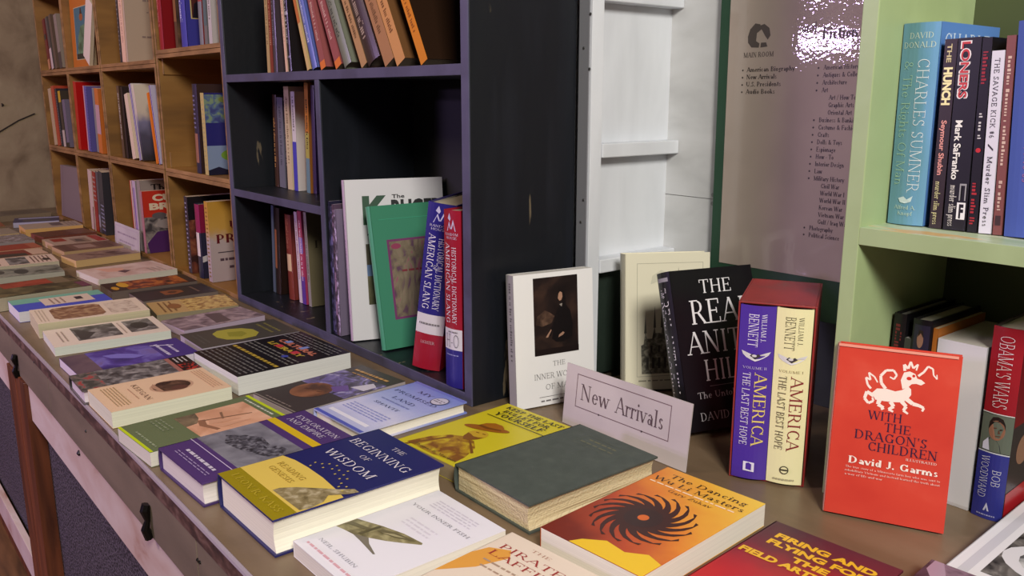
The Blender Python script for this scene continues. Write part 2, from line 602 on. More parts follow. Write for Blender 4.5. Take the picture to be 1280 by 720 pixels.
# cracks and chips of the old wall
dark = mat((40, 30, 24), .9)
m.tube([(-4.5795, .28, .21), (-4.5795, .47, .235), (-4.5795, .60, .29), (-4.5795, .70, .35), (-4.5795, .80, .41), (-4.5795, .87, .44)], .0035, dark, 5)
m.tube([(-4.5795, .33, .745), (-4.5795, .48, .755), (-4.5795, .62, .742)], .003, dark, 5)
for y, z, r in ((.36, .545, .022), (.66, .56, .009), (.52, .57, .006), (.74, .48, .007)):
    m.tube([(-4.5815, y, z + r), (-4.578, y + .004, z), (-4.5815, y, z - r)], [r * .4, r * .75, r * .4], dark, 7)
struct(m.build('wall_end'))
m = MB()
m.box(-4.6, -1.135, 1.10, 1.6, FLOOR_Z, 2.3, noise_mat('old_plaster', [(.3, (90, 76, 64)), (.7, (120, 104, 88))], (4, 4, 4), .9))
struct(m.build('wall_rear'))
white = noise_mat('white_painted_wood', [(.3, (212, 215, 221)), (.5, (224, 227, 233)), (.75, (230, 232, 238))], (9, 9, 2.5), .45, 5, .3, .15, bscale=30)
grime = noise_mat('scuffed_white_paint', [(.3, (190, 190, 190)), (.5, (206, 206, 206)), (.7, (214, 214, 215))], (6, 6, 14), .5, 6, .4)
m = MB()
dgreen = noise_mat('dark_green_wainscot', [(.3, (30, 40, 34)), (.7, (42, 54, 46))], (8, 8, 8), .5)
m.box(-1.13, 2.2, 1.30, 1.36, FLOOR_Z, .2049, dgreen)
m.box(-1.13, 2.2, 1.30, 1.36, .2051, .3325, grime)
m.box(-1.13, 2.2, 1.30, 1.36, .3337, 2.3, grime)
m.box(-1.13, 2.2, 1.303, 1.36, .3325, .3337, mat((70, 66, 64), .9))
for x, z in ((-1.005, .341), (-1.005, .325)):
    m.tube([(x, 1.2995, z), (x, 1.301, z)], .004, mat((150, 148, 146), .4), 10)
struct(m.build('wall_back'))
m = MB()
m.box(-1.16, -1.12, 1.09, 1.30, 0.001, .2049, dgreen)
m.box(-1.16, -1.12, 1.09, 1.30, .2051, 2.0, white)
struct(m.build('wall_side'))
# white upright with screws, and two cleats
m = MB()
m.box(-1.1225, -1.0925, 1.066, 1.094, 0.001, 2.0, white)
m.box(-1.1225, -1.097, 1.0635, 1.066, 0.001, 2.0, mat((150, 150, 156), .35, .3))  # grey layer paints the shade on the white upright's front face
for z in (.655, .60, .565, .34, .30):
    m.tube([(-1.104 + .006 * ((z * 100) % 3 - 1), 1.0625, z), (-1.104 + .006 * ((z * 100) % 3 - 1), 1.064, z)], .0028, mat((120, 118, 118), .3, .8), 8)
struct(m.build('trim_1', bevel=.0012))
for i, z in enumerate((.413, .678, .205)):
    m = MB()
    m.box(-1.12, -1.0905, 1.095, 1.2995, z, z + .025, white)
    struct(m.build('trim_%d' % (i + 2), bevel=.002))

# ------------------------------------------------------------------ counter
top_m = noise_mat('worn_brown_countertop', [(.25, (100, 82, 62)), (.45, (116, 96, 74)), (.6, (124, 104, 82)), (.8, (136, 116, 94))], (5, 14, 9), .4, 8, .2, .10, bscale=50)
apron_m = noise_mat('drab_painted_wood', [(.3, (106, 94, 80)), (.55, (122, 108, 92)), (.8, (138, 122, 104))], (3, 8, 12), .55, 6, .3, .1, bscale=40)
chip_m = noise_mat('chipped_edge', [(.3, (48, 30, 24)), (.5, (84, 56, 46)), (.65, (120, 90, 80))], (30, 30, 60), .6, 6, .4)
rail_m = noise_mat('bare_pale_wood', [(.25, (166, 112, 88)), (.36, (206, 180, 170)), (.62, (222, 206, 200)), (.85, (196, 170, 160))], (4, 20, 9), .5, 6, .8)
post_m = noise_mat('brown_stained_wood', [(.3, (70, 32, 16)), (.6, (116, 60, 34)), (.8, (140, 80, 50))], (30, 30, 3), .45, 5, .6)
mesh_m = noise_mat('speaker_cloth', [(.44, (26, 24, 30)), (.56, (96, 88, 100))], (210, 40, 210), .7, 1, 0, .5, bscale=300)
counter = thing('counter', 'long worn brown wooden shop counter that carries the laid-out books', 'counter', Matrix.Translation((0, 0, FLOOR_Z)))
CZ = -FLOOR_Z
X0, X1 = -4.575, 1.2


def part(mb, name, bevel=0):
    o = mb.build(name, counter, bevel)
    for v in o.data.vertices:
        v.co.z += CZ
    return o


m = MB()
m.box(X0, X1, .3255, 1.063, -.03, 0, top_m)
m.box(-1.0905, X1, 1.063, 1.299, -.03, 0, top_m)
part(m, 'countertop')
m = MB()       # rolled metal lip and the worn strip below it
m.tube([(X0 + .001, .3235, -.004), (X1, .3235, -.004)], .0042, mat((186, 172, 186), .22, .35), 8)  # lavender tone paints the lip's bright purple highlight
m.box(X0, X1, .3215, .3255, -.030, -.006, chip_m)
part(m, 'edge_trim')
xs = [X0, -3.1, -2.28, -1.872, -1.033, -.2, X1]
for a, b in zip(xs, xs[1:]):
    m = MB()
    m.box(a + .0012, b - .0012, .3225, .345, -.112, -.0165, apron_m)
    part(m, 'apron_board', .0012)
m = MB()
m.box(X0, X1, .327, .345, -.204, -.112, rail_m)
part(m, 'upper_rail', .001)
m = MB()
m.box(X0, X1, .3285, .345, FLOOR_Z + .05, FLOOR_Z + .13, rail_m)
part(m, 'lower_rail', .001)
m = MB()
m.box(X0, X1, .334, .36, FLOOR_Z, FLOOR_Z + .05, post_m)
part(m, 'plinth')
px = [X0, -3.3, -2.33, -2.13, -1.0, X1]
for a, b in ((-4.57, -3.36), (-3.24, -2.335), (-2.135, -.40), (-.28, X1)):
    m = MB()
    m.box(a, b, .352, .36, FLOOR_Z + .12, -.20, mesh_m)
    part(m, 'cloth_panel')
for a, b in ((-3.36, -3.24), (-2.335, -2.135), (-.40, -.28)):
    m = MB()
    m.box(a, (a + b) / 2 - .004, .318, .36, FLOOR_Z, -.113, post_m)
    m.box((a + b) / 2 + .004, b, .318, .36, FLOOR_Z, -.113, post_m)
    m.box((a + b) / 2 - .004, (a + b) / 2 + .004, .323, .36, FLOOR_Z, -.113, mat((40, 22, 14), .7))
    part(m, 'post', .0015)
iron = mat((26, 22, 20), .35, .6)
for x, z in ((-2.20, -.085), (-1.231, -.082)):
    m = MB()
    m.tube([(x, .319, z + .024), (x, .3165, z + .015), (x + .002, .318, z), (x, .3145, z - .014), (x, .319, z - .03)], [.007, .0078, .0042, .0066, .0066], iron, 8)
    part(m, 'latch')
for x, z in ((-1.678, -.130), (-1.03, -.058), (-1.022, -.058), (-1.99, -.028), (-1.58, -.055)):
    m = MB()
    r = .005 if x < -1.6 and z < -.1 else .0022
    m.tube([(x, .3268 if z < -.1 else .3222, z + r), (x, .3262 if z < -.1 else .3217, z), (x, .3268 if z < -.1 else .3222, z - r)], [r * .5, r, r * .5], iron, 7)
    part(m, 'nail_hole')

# ------------------------------------------------------------------ dark bookcase
navy = noise_mat('scratched_black_blue_paint', [(.315, (104, 92, 74)), (.328, (19, 22, 28)), (.5, (17, 20, 27)), (.75, (25, 28, 36))], (26, 26, 3.5), .42, 5, .2, .1, bscale=40)
edge = noise_mat('scuffed_blue_paint_edge', [(.27, (80, 66, 54)), (.32, (64, 62, 84)), (.5, (74, 72, 98)), (.8, (84, 82, 108))], (14, 14, 14), .45, 5, .3)  # blue-purple tone is window light painted into the front edges; scuffs are wear
case = thing('dark_bookcase', 'dark blue-black painted bookcase with pigeonholes standing on the counter', 'bookcase', frame((1, 0, 0), (0, 1, 0), (0, 0, 1), (0, 0, .0005)))
Y0, Y1 = .83, 1.062
IN = .0095


def board(parent, name, x0, x1, y0, y1, z0, z1, body, front=None, bevel=.0008):
    mb = MB()
    if front:
        mb.box(x0, x1, y0 + .003, y1, z0, z1, body)
        mb.box(x0, x1, y0, y0 + .003, z0, z1, front)
    else:
        mb.box(x0, x1, y0, y1, z0, z1, body)
    return mb.build(name, parent, bevel)


board(case, 'side_panel', -2.145, -2.125, Y0, Y1, 0, 1.02, navy, edge)
board(case, 'side_panel', -1.147, -1.127, Y0, Y1, 0, 1.02, navy, edge)
board(case, 'bottom_board', -2.125, -1.147, Y0, Y1 - .008, 0, .020, navy, edge)
board(case, 'shelf', -2.125, -1.147, Y0, Y1 - .008, .552, .570, navy, edge)
board(case, 'shelf', -2.125, -1.655, Y0, Y1 - .008, .275, .293, navy, edge)
board(case, 'divider', -1.655, -1.637, Y0, Y1 - .008, .020, .552, navy, edge)
board(case, 'top_board', -2.125, -1.147, Y0, Y1 - .008, 1.0, 1.02, navy, edge)
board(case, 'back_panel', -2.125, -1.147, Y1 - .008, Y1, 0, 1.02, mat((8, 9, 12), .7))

# ------------------------------------------------------------------ wooden crates
ply = noise_mat('golden_plywood', [(.3, (114, 76, 28)), (.5, (142, 98, 40)), (.7, (158, 114, 54))], (3, 3, 14), .55, 3, .2)
ply_e = noise_mat('plywood_edge', [(.3, (112, 80, 42)), (.6, (152, 112, 66)), (.8, (172, 132, 84))], (8, 8, 40), .6, 4, .4)


def crate(label, x0, x1, z0, z1, cleat=False, y0=.835):
    y1 = 1.058
    c = thing('wooden_crate', label, 'crate', frame((1, 0, 0), (0, 1, 0), (0, 0, 1), (0, 0, .0003)), 'stacked open wooden crates')
    w = .011
    board(c, 'side_panel', x0, x0 + w, y0, y1, z0, z1, ply, ply_e)
    board(c, 'side_panel', x1 - w, x1, y0, y1, z0, z1, ply, ply_e)
    board(c, 'bottom_board', x0 + w, x1 - w, y0, y1, z0, z0 + w, ply, ply_e)
    board(c, 'top_board', x0 + w, x1 - w, y0, y1, z1 - w, z1, ply, ply_e)
    board(c, 'back_panel', x0 + w, x1 - w, y1 - .006, y1, z0 + w, z1 - w, ply)
    if cleat:
        board(c, 'cleat', x0 + w, x0 + w + .008, y0 + .012, y1 - .006, z1 - w - .045, z1 - w, ply, ply_e)
        board(c, 'cleat', x0 + w, x0 + w + .005, y0 + .012, y1 - .006, z0 + w, z0 + w + .045, ply, ply_e)
    return c


CX = [(-4.185, -3.728), (-3.722, -3.262), (-3.252, -2.668), (-2.656, -2.152)]
CN = ['beside the concrete wall', 'second from the concrete wall', 'third from the concrete wall', 'nearest the dark bookcase']
for i, ((a, b), nm) in enumerate(zip(CX, CN)):
    zb = .304 if i < 3 else .300
    zt = .612 if i < 3 else .636
    crate('open plywood crate standing on the counter, bottom of its stack, ' + nm, a, b, 0, zb)
    crate('open plywood crate in the middle of its stack, ' + nm, a, b, zb + .001, zt, cleat=(i == 3))
    crate('open plywood crate on top of its stack, ' + nm, a, b, zt + .001, zt + .32)

# ------------------------------------------------------------------ green bookcase
sage = noise_mat('sage_green_paint', [(.3, (150, 168, 120)), (.5, (160, 178, 130)), (.75, (170, 188, 140))], (7, 7, 3), .42, 5, .3, .12, bscale=35)
worn = noise_mat('worn_green_paint', [(.38, (214, 176, 120)), (.42, (196, 206, 180)), (.55, (172, 190, 150)), (.75, (150, 170, 126))], (9, 22, 22), .4, 6, .5)
gc = thing('green_bookcase', 'sage green painted bookcase with worn shelf edge at right end', 'bookcase', frame((1, 0, 0), (0, 1, 0), (0, 0, 1), (0, 0, .0005)))
GY0, GY1 = 1.0, 1.255
GX = -.5685
m = MB()
m.box(GX, -.5475, GY0, GY1, 0, 1.0, sage)
m.build('side_panel', gc, .0012)
m = MB()
m.box(.33, .351, GY0, GY1, 0, 1.0, sage)
m.build('side_panel', gc, .0012)
m = MB()
m.box(-.5475, .33, GY0, GY1 - .008, .340, .361, sage)
m.box(-.5475, .33, GY0 + .0008, GY1 - .008, .361, .3614, worn)
m.build('shelf', gc, .0015)
board(gc, 'top_board', -.5475, .33, GY0, GY1 - .008, .98, 1.0, sage)
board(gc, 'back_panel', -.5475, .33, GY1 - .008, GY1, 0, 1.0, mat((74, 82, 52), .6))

# ------------------------------------------------------------------ directory sign
sign = thing('directory_sign', 'large framed directory of book sections with green edge behind green bookcase', 'sign',
             frame((1, 0, 0.009), (0, 1, 0), (-.009, 0, 1), (-.9895, 1.282, .15)))
m = MB()
m.box(0, .62, 0, .008, 0, .80, mat((36, 74, 52), .5))
m.build('backing_board', sign, .001)
sheet_m = noise_mat('laminated_sheet', [(.4, (182, 166, 154)), (.6, (190, 173, 161))], (6, 6, 6), .6, 3, 0, .030, coat=1.0, bscale=170, coat_bump=True)
m = MB()
m.box(.0215, .60, -.0016, -.0002, .072, .79, sheet_m)
ink = (58, 48, 46)
f = Face(m, 1.0, 1.0, lambda x, y, e: (x, -.0016 - e, y), .5)


def sx(x):
    return x + .9895


def stext(s, x, z, h, font='heavy', c=ink, k=.80):
    P, w, ch = text_polys(s, font)
    sc = h / ch
    f.k = 1
    f.poly([[(sx(x) + q[0] * sc * k, z - .15 + q[1] * sc) for q in p] for p in P], c)


def dot(x, z):
    f.k = 1
    f.poly([[(sx(x) + .0017 * math.cos(k * PI / 4), z - .15 + .0017 * math.sin(k * PI / 4)) for k in range(8)]], ink)


stext('MAIN ROOM', -.936, .5835, .0085, 'heavy', (96, 84, 80))
for i, s in enumerate(('American Biography', 'New Arrivals', 'U.S. Presidents', 'Audio Books')):
    stext(s, -.928, .5595 - i * .0122, .0078, k=.96)
    dot(-.936, .5625 - i * .0122)
rows = ['American History', 'Antiques & Collectibles', 'Architecture', 'Art', ' Art / How To', ' Graphic Arts', ' Oriental Art', 'Business & Banking', 'Costume & Fashion',
        'Crafts', 'Dolls & Toys', 'Espionage', 'How - To', 'Interior Design', 'Law', 'Military History', ' Civil War', ' World War I', ' World War II', ' Korean War',
        ' Vietnam War', ' Gulf / Iraq War', 'Photography', 'Political Science']
for i, s in enumerate(rows):
    z = .559 - i * .01172
    stext(s.strip(), (-.768 if s[0] == ' ' else -.782) - i * .0003, z, .0075, k=.74)
    if s[0] != ' ':
        dot(-.791 - i * .0003, z + .003)
stext('and', -.826, .618, .016, 'serif', (110, 98, 94))
stext('Fiction', -.788, .606, .018, 'heavy', (84, 74, 70))
f.k = 1
f.poly([[(sx(-.928), .458), (sx(-.921), .450), (sx(-.906), .449), (sx(-.905), .456), (sx(-.912), .460), (sx(-.911), .473), (sx(-.903), .478), (sx(-.905), .487), (sx(-.915), .489), (sx(-.925), .480), (sx(-.929), .468)],
        [(sx(-.909), .484), (sx(-.897), .487), (sx(-.887), .480), (sx(-.884), .468), (sx(-.889), .461), (sx(-.895), .468), (sx(-.901), .477)], [(sx(-.903), .449), (sx(-.889), .450), (sx(-.892), .457), (sx(-.902), .457)]], (88, 78, 74))
m.build('sheet', sign)
# ------------------------------------------------------------------ books lying on the counter
FR = 'books laid out along the front of the counter'
RR = 'books laid out along the back of the counter'
K = (18, 18, 20)
W = (238, 236, 234)
CREAM = (238, 230, 208)

# navy and yellow hardcover
navy_c, yel, gold = (32, 34, 96), (226, 196, 92), (152, 134, 14)
art('relief_print', [(.3, (112, 98, 64)), (.5, (150, 134, 96)), (.7, (196, 182, 150))], 90)
book('thick hardcover with navy top and yellow lower jacket at counter edge', flat(-1.036, .358, .6), .163, .239, .047, navy_c, (246, 240, 222), True,
     [('p', [(0, 0), (1, 0), (1, .38), (.85, .395), (.6, .41), (.35, .41), (.15, .40), (0, .375)], yel), ('r', 0, 0, 1, .125, gold),
      ('p', [(.55, .14), (.98, .145), (1, .2), (.97, .28), (.9, .33), (.98, .42), (1, .47), (.93, .47), (.85, .40), (.74, .33), (.62, .25), (.55, .18)], 'relief_print'),
      ('P', [[(x - .008, y - .006), (x + .008, y - .006), (x + .008, y + .006), (x - .008, y + .006)] for x, y in
             ((.30, .47), (.36, .49), (.43, .47), (.40, .52), (.50, .50), (.47, .54), (.56, .52), (.60, .48), (.66, .51), (.70, .47), (.78, .45), (.82, .42), (.86, .45), (.90, .41), (.74, .50), (.33, .43), (.62, .55))], (200, 178, 80)),
      ('t', 'THE', .46, .64, .885, .036, (214, 206, 214), 'serif'), ('t', 'BEGINNING', .07, .94, .765, .062, (226, 218, 226), 'serif'),
      ('t', 'OF', .42, .56, .69, .036, (214, 206, 214), 'serif'), ('t', 'WISDOM', .14, .86, .575, .062, (226, 218, 226), 'serif'),
      ('t', 'READING', .12, .55, .30, .036, (160, 132, 40), 'serif'), ('t', 'GENESIS', .14, .53, .24, .034, (160, 132, 40), 'serif'),
      ('t', 'LEON R. KASS', .10, .92, .045, .042, (190, 168, 50), 'serif')],
     spine=[('r', 0, 0, 1, .4, gold)], spine_col=(30, 32, 88), group=FR, back_col=(34, 34, 92))

# white paperback with fish head
art('fish_skin', [(.3, (96, 88, 60)), (.5, (140, 130, 92)), (.7, (176, 166, 124))], 70)
book('white paperback with grey fish head print at counter edge', flat(-.862, .378, .7), .137, .204, .02, (236, 232, 240), (232, 226, 214), False,
     [('p', [(0, .27), (.1, .285), (.22, .298), (.36, .345), (.5, .40), (.62, .46), (.75, .53), (.73, .545), (.5, .525), (.25, .475), (.12, .44), (0, .41)], 'fish_skin'),
      ('p', [(.22, .298), (.36, .29), (.62, .268), (.63, .278), (.45, .312), (.36, .345)], (126, 118, 104)), ('p', [(.23, .32), (.27, .33), (.28, .47), (.24, .465)], (92, 84, 56)),
      ('p', [(.02, .33), (.24, .38), (.24, .41), (.02, .37)], (104, 96, 66)), ('p', [(.30, .42), (.50, .455), (.68, .525), (.48, .50), (.33, .46)], (108, 100, 70)), ('p', [(.36, .43), (.50, .465), (.58, .50), (.45, .475)], (168, 158, 120)),
      ('t', 'YOUR INNER FISH', .08, .92, .76, .026, (130, 128, 134), 'serif'), ('l', .2, .8, .83, .93, 4, (214, 208, 220)), ('l', .3, .7, .58, .68, 3, (222, 216, 226)),
      ('t', 'NEIL SHUBIN', .12, .72, .115, .024, (150, 150, 158), 'serif'), ('l', .1, .85, .04, .08, 1, (222, 170, 180))], group=FR)

# purple history
art('engraving', [(.3, (92, 90, 100)), (.5, (124, 122, 132)), (.7, (150, 148, 158))], 26)
pur = (78, 52, 112)
book('purple hardcover with grey engraving and yellow band across its cover', flat(-1.202, .335, 2.3), .153, .228, .034, pur, (228, 218, 214), True,
     [('r', 0, .24, 1, .66, 'engraving'), ('p', [(.12, .40), (.25, .50), (.4, .56), (.62, .54), (.8, .60), (.92, .52), (.85, .44), (.7, .40), (.5, .36), (.3, .34)], art('troop_print', [(.35, (40, 38, 44)), (.5, (84, 82, 92)), (.65, (130, 128, 138))], 130)), ('r', 0, .72, 1, .78, (218, 184, 30)),
      ('t', 'EXPLORATION', .12, .90, .89, .042, (222, 212, 226), 'serif'), ('t', 'AND EMPIRE', .12, .80, .825, .042, (222, 212, 226), 'serif'),
      ('l', .22, .84, .10, .16, 1, (206, 196, 214)), ('l', .18, .88, .05, .09, 2, (160, 142, 182)), ('r', 0, .20, 1, .206, (206, 190, 220))],
     spine_col=(66, 44, 100), group=FR, back_col=(66, 44, 100))

# green ship paperback
art('peach_sea', [(.3, (206, 150, 118)), (.5, (226, 172, 140)), (.75, (236, 190, 160))], 22)
art('ship_shadow', [(.3, (84, 72, 58)), (.6, (130, 112, 88)), (.8, (160, 136, 110))], 50)
olive = (104, 116, 82)
book('moss green paperback with peach ship picture and lime cover edges', flat(-1.349, .319, 3.9), .130, .215, .023, olive, (226, 220, 206), False,
     [('r', 0, 0, 1, .022, (196, 214, 30)), ('r', 0, .972, 1, 1, (196, 214, 30)), ('r', .18, .36, 1, .90, 'peach_sea'), ('p', [(.18, .36), (.55, .36), (.52, .45), (.36, .50), (.18, .52)], 'ship_shadow'),
      ('P', [[(.44, .47), (.62, .44), (.88, .50), (.86, .53), (.64, .49), (.46, .52)]], (150, 106, 80)), ('P', [[(.50, .54), (.66, .50), (.72, .74)], [(.70, .51), (.84, .55), (.82, .78)]], (212, 160, 130)), ('P', [[(.47, .50), (.50, .50), (.64, .84), (.62, .84)], [(.36, .66), (.58, .62), (.58, .635), (.36, .68)]], (140, 104, 82)),
      ('l', .30, .9, .05, .09, 1, (150, 160, 130)), ('l', .14, .88, .915, .96, 1, (210, 214, 196)), ('l', .1, .5, .2, .3, 3, (136, 146, 116))], group=FR)

# peach paperback, oval picture
art('hussar', [(.3, (44, 30, 26)), (.55, (84, 58, 46)), (.75, (130, 92, 70))], 60)
peach = (236, 200, 166)
book('thick peach paperback with dark oval picture at counter edge', flat(-1.551, .326, .4), .140, .197, .028, peach, (232, 230, 206), False,
     [('e', .5, .60, .23, .185, (206, 164, 136)), ('e', .5, .60, .20, .16, 'hussar'), ('e', .62, .64, .09, .07, (96, 60, 50)), ('e', .35, .56, .06, .06, (60, 40, 34)), ('p', [(.3, .48), (.7, .50), (.6, .46), (.42, .44)], (186, 142, 116)),
      ('t', 'KEEGAN', .18, .86, .315, .048, (120, 88, 66), 'serif'), ('l', .3, .75, .26, .285, 1, (190, 150, 122)), ('l', .12, .88, .07, .2, 5, (176, 150, 108)), ('l', .1, .9, .86, .96, 4, (200, 160, 130))], group=FR)

art('cavalry_print', [(.3, (44, 42, 44)), (.48, (98, 94, 96)), (.62, (150, 144, 144)), (.8, (190, 182, 180))], 55)
art('black_red_print', [(.42, (24, 18, 20)), (.5, (30, 20, 22)), (.56, (190, 44, 36)), (.7, (206, 70, 56))], 70, dist=1.5)
book('grey hardcover with battle engraving and black-and-red top strip', flat(-1.663, .321, -1.2), .1045, .207, .025, (96, 88, 90), (226, 214, 222), True,
     [('r', 0, .2, 1, .8, 'cavalry_print'), ('r', 0, 0, 1, .2, art('red_fleck', [(.4, (70, 68, 64)), (.55, (120, 108, 104)), (.66, (170, 60, 60))], 60)), ('r', .02, .80, 1, .84, (170, 110, 100)),
      ('r', 0, .84, 1, 1, (24, 20, 22)), ('r', .45, .85, 1, .99, 'black_red_print'), ('l', .08, .4, .86, .98, 3, (210, 200, 200))], spine_col=(30, 26, 28), group=FR)
art('violet_haze', [(.3, (56, 44, 112)), (.5, (82, 62, 150)), (.62, (120, 108, 190)), (.8, (118, 88, 116))], 16)
book('violet-blue book with pale brush writing near its top', flat(-1.820, .338, .7), .137, .226, .018, (70, 52, 132), (224, 212, 226), False,
     [('r', 0, .02, 1, .72, 'violet_haze'), ('r', 0, 0, 1, .2, art('brown_haze', [(.3, (84, 66, 84)), (.7, (120, 96, 104))], 20)), ('p', [(.3, .3), (.5, .34), (.7, .5), (.65, .6), (.45, .52), (.32, .42)], (128, 118, 204)),
      ('l', .2, .9, .74, .82, 1, (214, 206, 232)), ('l', .3, .8, .83, .9, 1, (206, 196, 228)), ('p', [(.2, .72), (.24, .72), (.4, .9), (.36, .9)], (210, 202, 230))], group=FR)
art('grey_photo', [(.3, (40, 38, 38)), (.5, (104, 100, 98)), (.65, (160, 154, 150)), (.8, (90, 86, 84))], 40)
book('cream book with two grey photographs on its cover', flat(-2.057, .356, -3.4), .156, .229, .019, (238, 220, 204), (222, 226, 214), False,
     [('r', .08, .22, .84, .60, 'grey_photo'), ('p', [(.2, .24), (.5, .40), (.8, .3), (.8, .24)], (66, 62, 62)), ('r', .10, .68, .80, .93, 'grey_photo'), ('e', .45, .8, .2, .08, (50, 48, 48)), ('l', .2, .8, .08, .16, 2, (180, 160, 146)), ('l', .15, .8, .62, .66, 1, (190, 170, 156))],
     spine_col=(140, 60, 120), group=FR)
art('brown_group', [(.3, (104, 66, 50)), (.5, (150, 110, 84)), (.62, (186, 150, 112)), (.8, (120, 90, 110))], 45)
book('thick cream book with rounded brown crowd picture on its cover', flat(-2.222, .362, -4.2), .152, .232, .033, (238, 218, 196), (206, 196, 160), False,
     [('P', [[(.1, .2), (.2, .16), (.8, .16), (.9, .2), (.92, .4), (.9, .58), (.8, .62), (.2, .62), (.1, .58), (.08, .4)]], 'brown_group'), ('r', .15, .66, .9, .93, art('pale_sketch', [(.4, (190, 168, 150)), (.5, (222, 204, 184)), (.7, (234, 216, 196))], 60)), ('l', .1, .9, .03, .12, 3, (200, 180, 160))], group=FR)
teal = (120, 182, 162)
book('blue and teal paperback with pale title patch', flat(-2.391, .346, -.5), .141, .207, .026, (70, 84, 196), (226, 222, 228), False,
     [('r', 0, 0, .42, 1, teal), ('r', .2, .30, .80, .84, (226, 204, 186)), ('l', .27, .74, .38, .56, 3, (150, 120, 110)), ('r', .36, .66, .6, .74, (60, 50, 60))], group=FR)
art('dark_garden', [(.3, (40, 34, 24)), (.5, (84, 76, 50)), (.65, (112, 98, 66)), (.8, (70, 40, 50))], 24)
art('rust_sky', [(.3, (120, 40, 28)), (.6, (164, 66, 46)), (.8, (130, 60, 50))], 18)
book('dark olive landscape book with rust red strip in front row', flat(-2.575, .306, 4.5), .180, .226, .035, (70, 62, 44), (178, 166, 140), False,
     [('r', 0, 0, 1, 1, 'dark_garden'), ('r', 0.02, .2, .42, .75, 'rust_sky'), ('r', .0, .72, .5, .9, (120, 104, 78)), ('r', .6, .9, 1, 1, (110, 62, 80))], group=FR)
art('misty_green', [(.3, (64, 68, 62)), (.48, (122, 124, 112)), (.7, (160, 158, 144))], 26)
book('grey-green misty paperback behind the olive landscape book', flat(-2.880, .328, -3.9), .130, .230, .022, (130, 130, 118), (176, 172, 158), False,
     [('r', 0, 0, 1, 1, 'misty_green'), ('e', .5, .55, .3, .08, (60, 62, 60)), ('e', .4, .3, .25, .07, (70, 70, 66))], group=FR)
book('cream paperback with dark upright stripes in front row', flat(-3.072, .353, -3.3), .150, .228, .024, (222, 196, 176), (196, 186, 160), False,
     [('P', [[(.1 + .0 * i, .05 + .05 * i), (.9, .05 + .05 * i), (.9, .075 + .05 * i), (.1, .075 + .05 * i)] for i in range(6)], (110, 84, 72)), ('r', .05, .42, .95, .66, 'grey_photo'), ('l', .1, .9, .7, .95, 5, (120, 90, 80)), ('e', .6, .88, .14, .05, (50, 40, 40))], group=FR)
book('dark red and black paperback behind the striped cream one', flat(-3.198, .346, 2.5), .118, .228, .023, (124, 44, 34), (190, 160, 134), False,
     [('p', [(.3, .05), (1, .05), (1, .75), (.6, .75)], (52, 44, 40)), ('r', 0, .8, 1, 1, (206, 172, 146))], group=FR)
book('rust red book between dark red paperback and plastic wrapped book', flat(-3.330, .355, 2.5), .115, .228, .024, (150, 52, 36), (196, 150, 120), False,
     [('l', .1, .9, .1, .5, 4, (176, 84, 60)), ('r', .0, .86, 1, 1, (170, 90, 64))], group=FR)
NAMED['crinkled'] = lambda: noise_mat('crinkled', [(.3, (92, 84, 86)), (.5, (136, 126, 128)), (.75, (196, 186, 196))], (24, 24, 24), .22, 5, 1.5, 1.0, bscale=45)
bk = book('grey book in crinkled shiny plastic wrap near the far end', flat(-3.540, .362, 1), .175, .228, .029, 'crinkled', (150, 140, 140), False,
          [('l', .1, .9, .1, .3, 3, (84, 70, 80))], group=FR)
book('grey-cream book behind the plastic wrapped one', flat(-3.760, .35, 2), .17, .23, .026, (150, 136, 118), (196, 168, 120), False, [('l', .1, .9, .2, .8, 8, (176, 160, 140))], group=FR)
book('brick orange flat book at the far end of the counter', flat(-3.97, .35, -2), .16, .23, .030, (136, 74, 46), (120, 96, 70), False, [('r', .1, .2, .9, .5, (120, 62, 40))], group=FR)
book('sand coloured thin book at far end beside the concrete wall', flat(-4.18, .36, 3), .16, .22, .020, (178, 154, 124), (170, 150, 120), False, [('l', .1, .9, .3, .7, 5, (150, 128, 104))], group=FR)

# ------------------------------------------------------------------ back row of the counter
NAMED['sunset_print'] = lambda: grad_mat('sunset_print', [(0, (120, 36, 20)), (.25, (186, 72, 34)), (.5, (226, 132, 46)), (.75, (238, 176, 62)), (1, (240, 200, 70))], (.0, .05), (.16, .22))
sun = []
for i in range(17):         # ring of swirling dark arms
    a0 = 2 * PI * i / 17
    L, R_ = [], []
    for k in range(8):
        s = k / 7
        r = .13 + .265 * s
        a = a0 + .75 * s ** 1.3
        wd = .046 * (1 - s) ** .8 + .017 + (.008 if k == 6 else 0)
        L.append((r, a + wd / r * .8)), R_.append((r, a - wd / r * .8))
    foot = [(L[-1][0] + .012, L[-1][1] + .16), (L[-1][0] + .035, L[-1][1] + .10)]
    ring = L + foot + R_[::-1]
    P = [(.46 + r * math.cos(a), .43 + r * .64 * math.sin(a)) for r, a in ring]
    sun.append(P)
book('orange and yellow paperback with dark swirling sun print', flat(-.693, .608, 4), .148, .243, .030, 'sunset_print', (236, 230, 216), False,
     [('p', [(.3, 0), (1, 0), (1, .14), (.85, .17), (.7, .11), (.5, .13), (.35, .06)], (240, 196, 40)), ('P', sun, (62, 26, 22)),
      ('e', .46, .43, .155, .10, (52, 26, 26)), ('e', .46, .43, .046, .03, (214, 104, 40)),
      ('t', 'The Dancing', .14, .92, .895, .045, (48, 30, 16), 'serif'), ('t', 'Wu Li Masters', .05, .96, .825, .045, (48, 30, 16), 'serif'), ('l', .06, .94, .785, .815, 1, (250, 226, 196)), ('t', 'Gary Zukav', .3, .74, .745, .028, (96, 54, 20), 'serif')],
     group=RR, spine_col=(200, 90, 40))
cloth = noise_mat('worn_green_cloth', [(.3, (68, 76, 70)), (.6, (75, 83, 77)), (.8, (84, 91, 83))], (60, 60, 60), .6, 4, 0, .15, bscale=900)
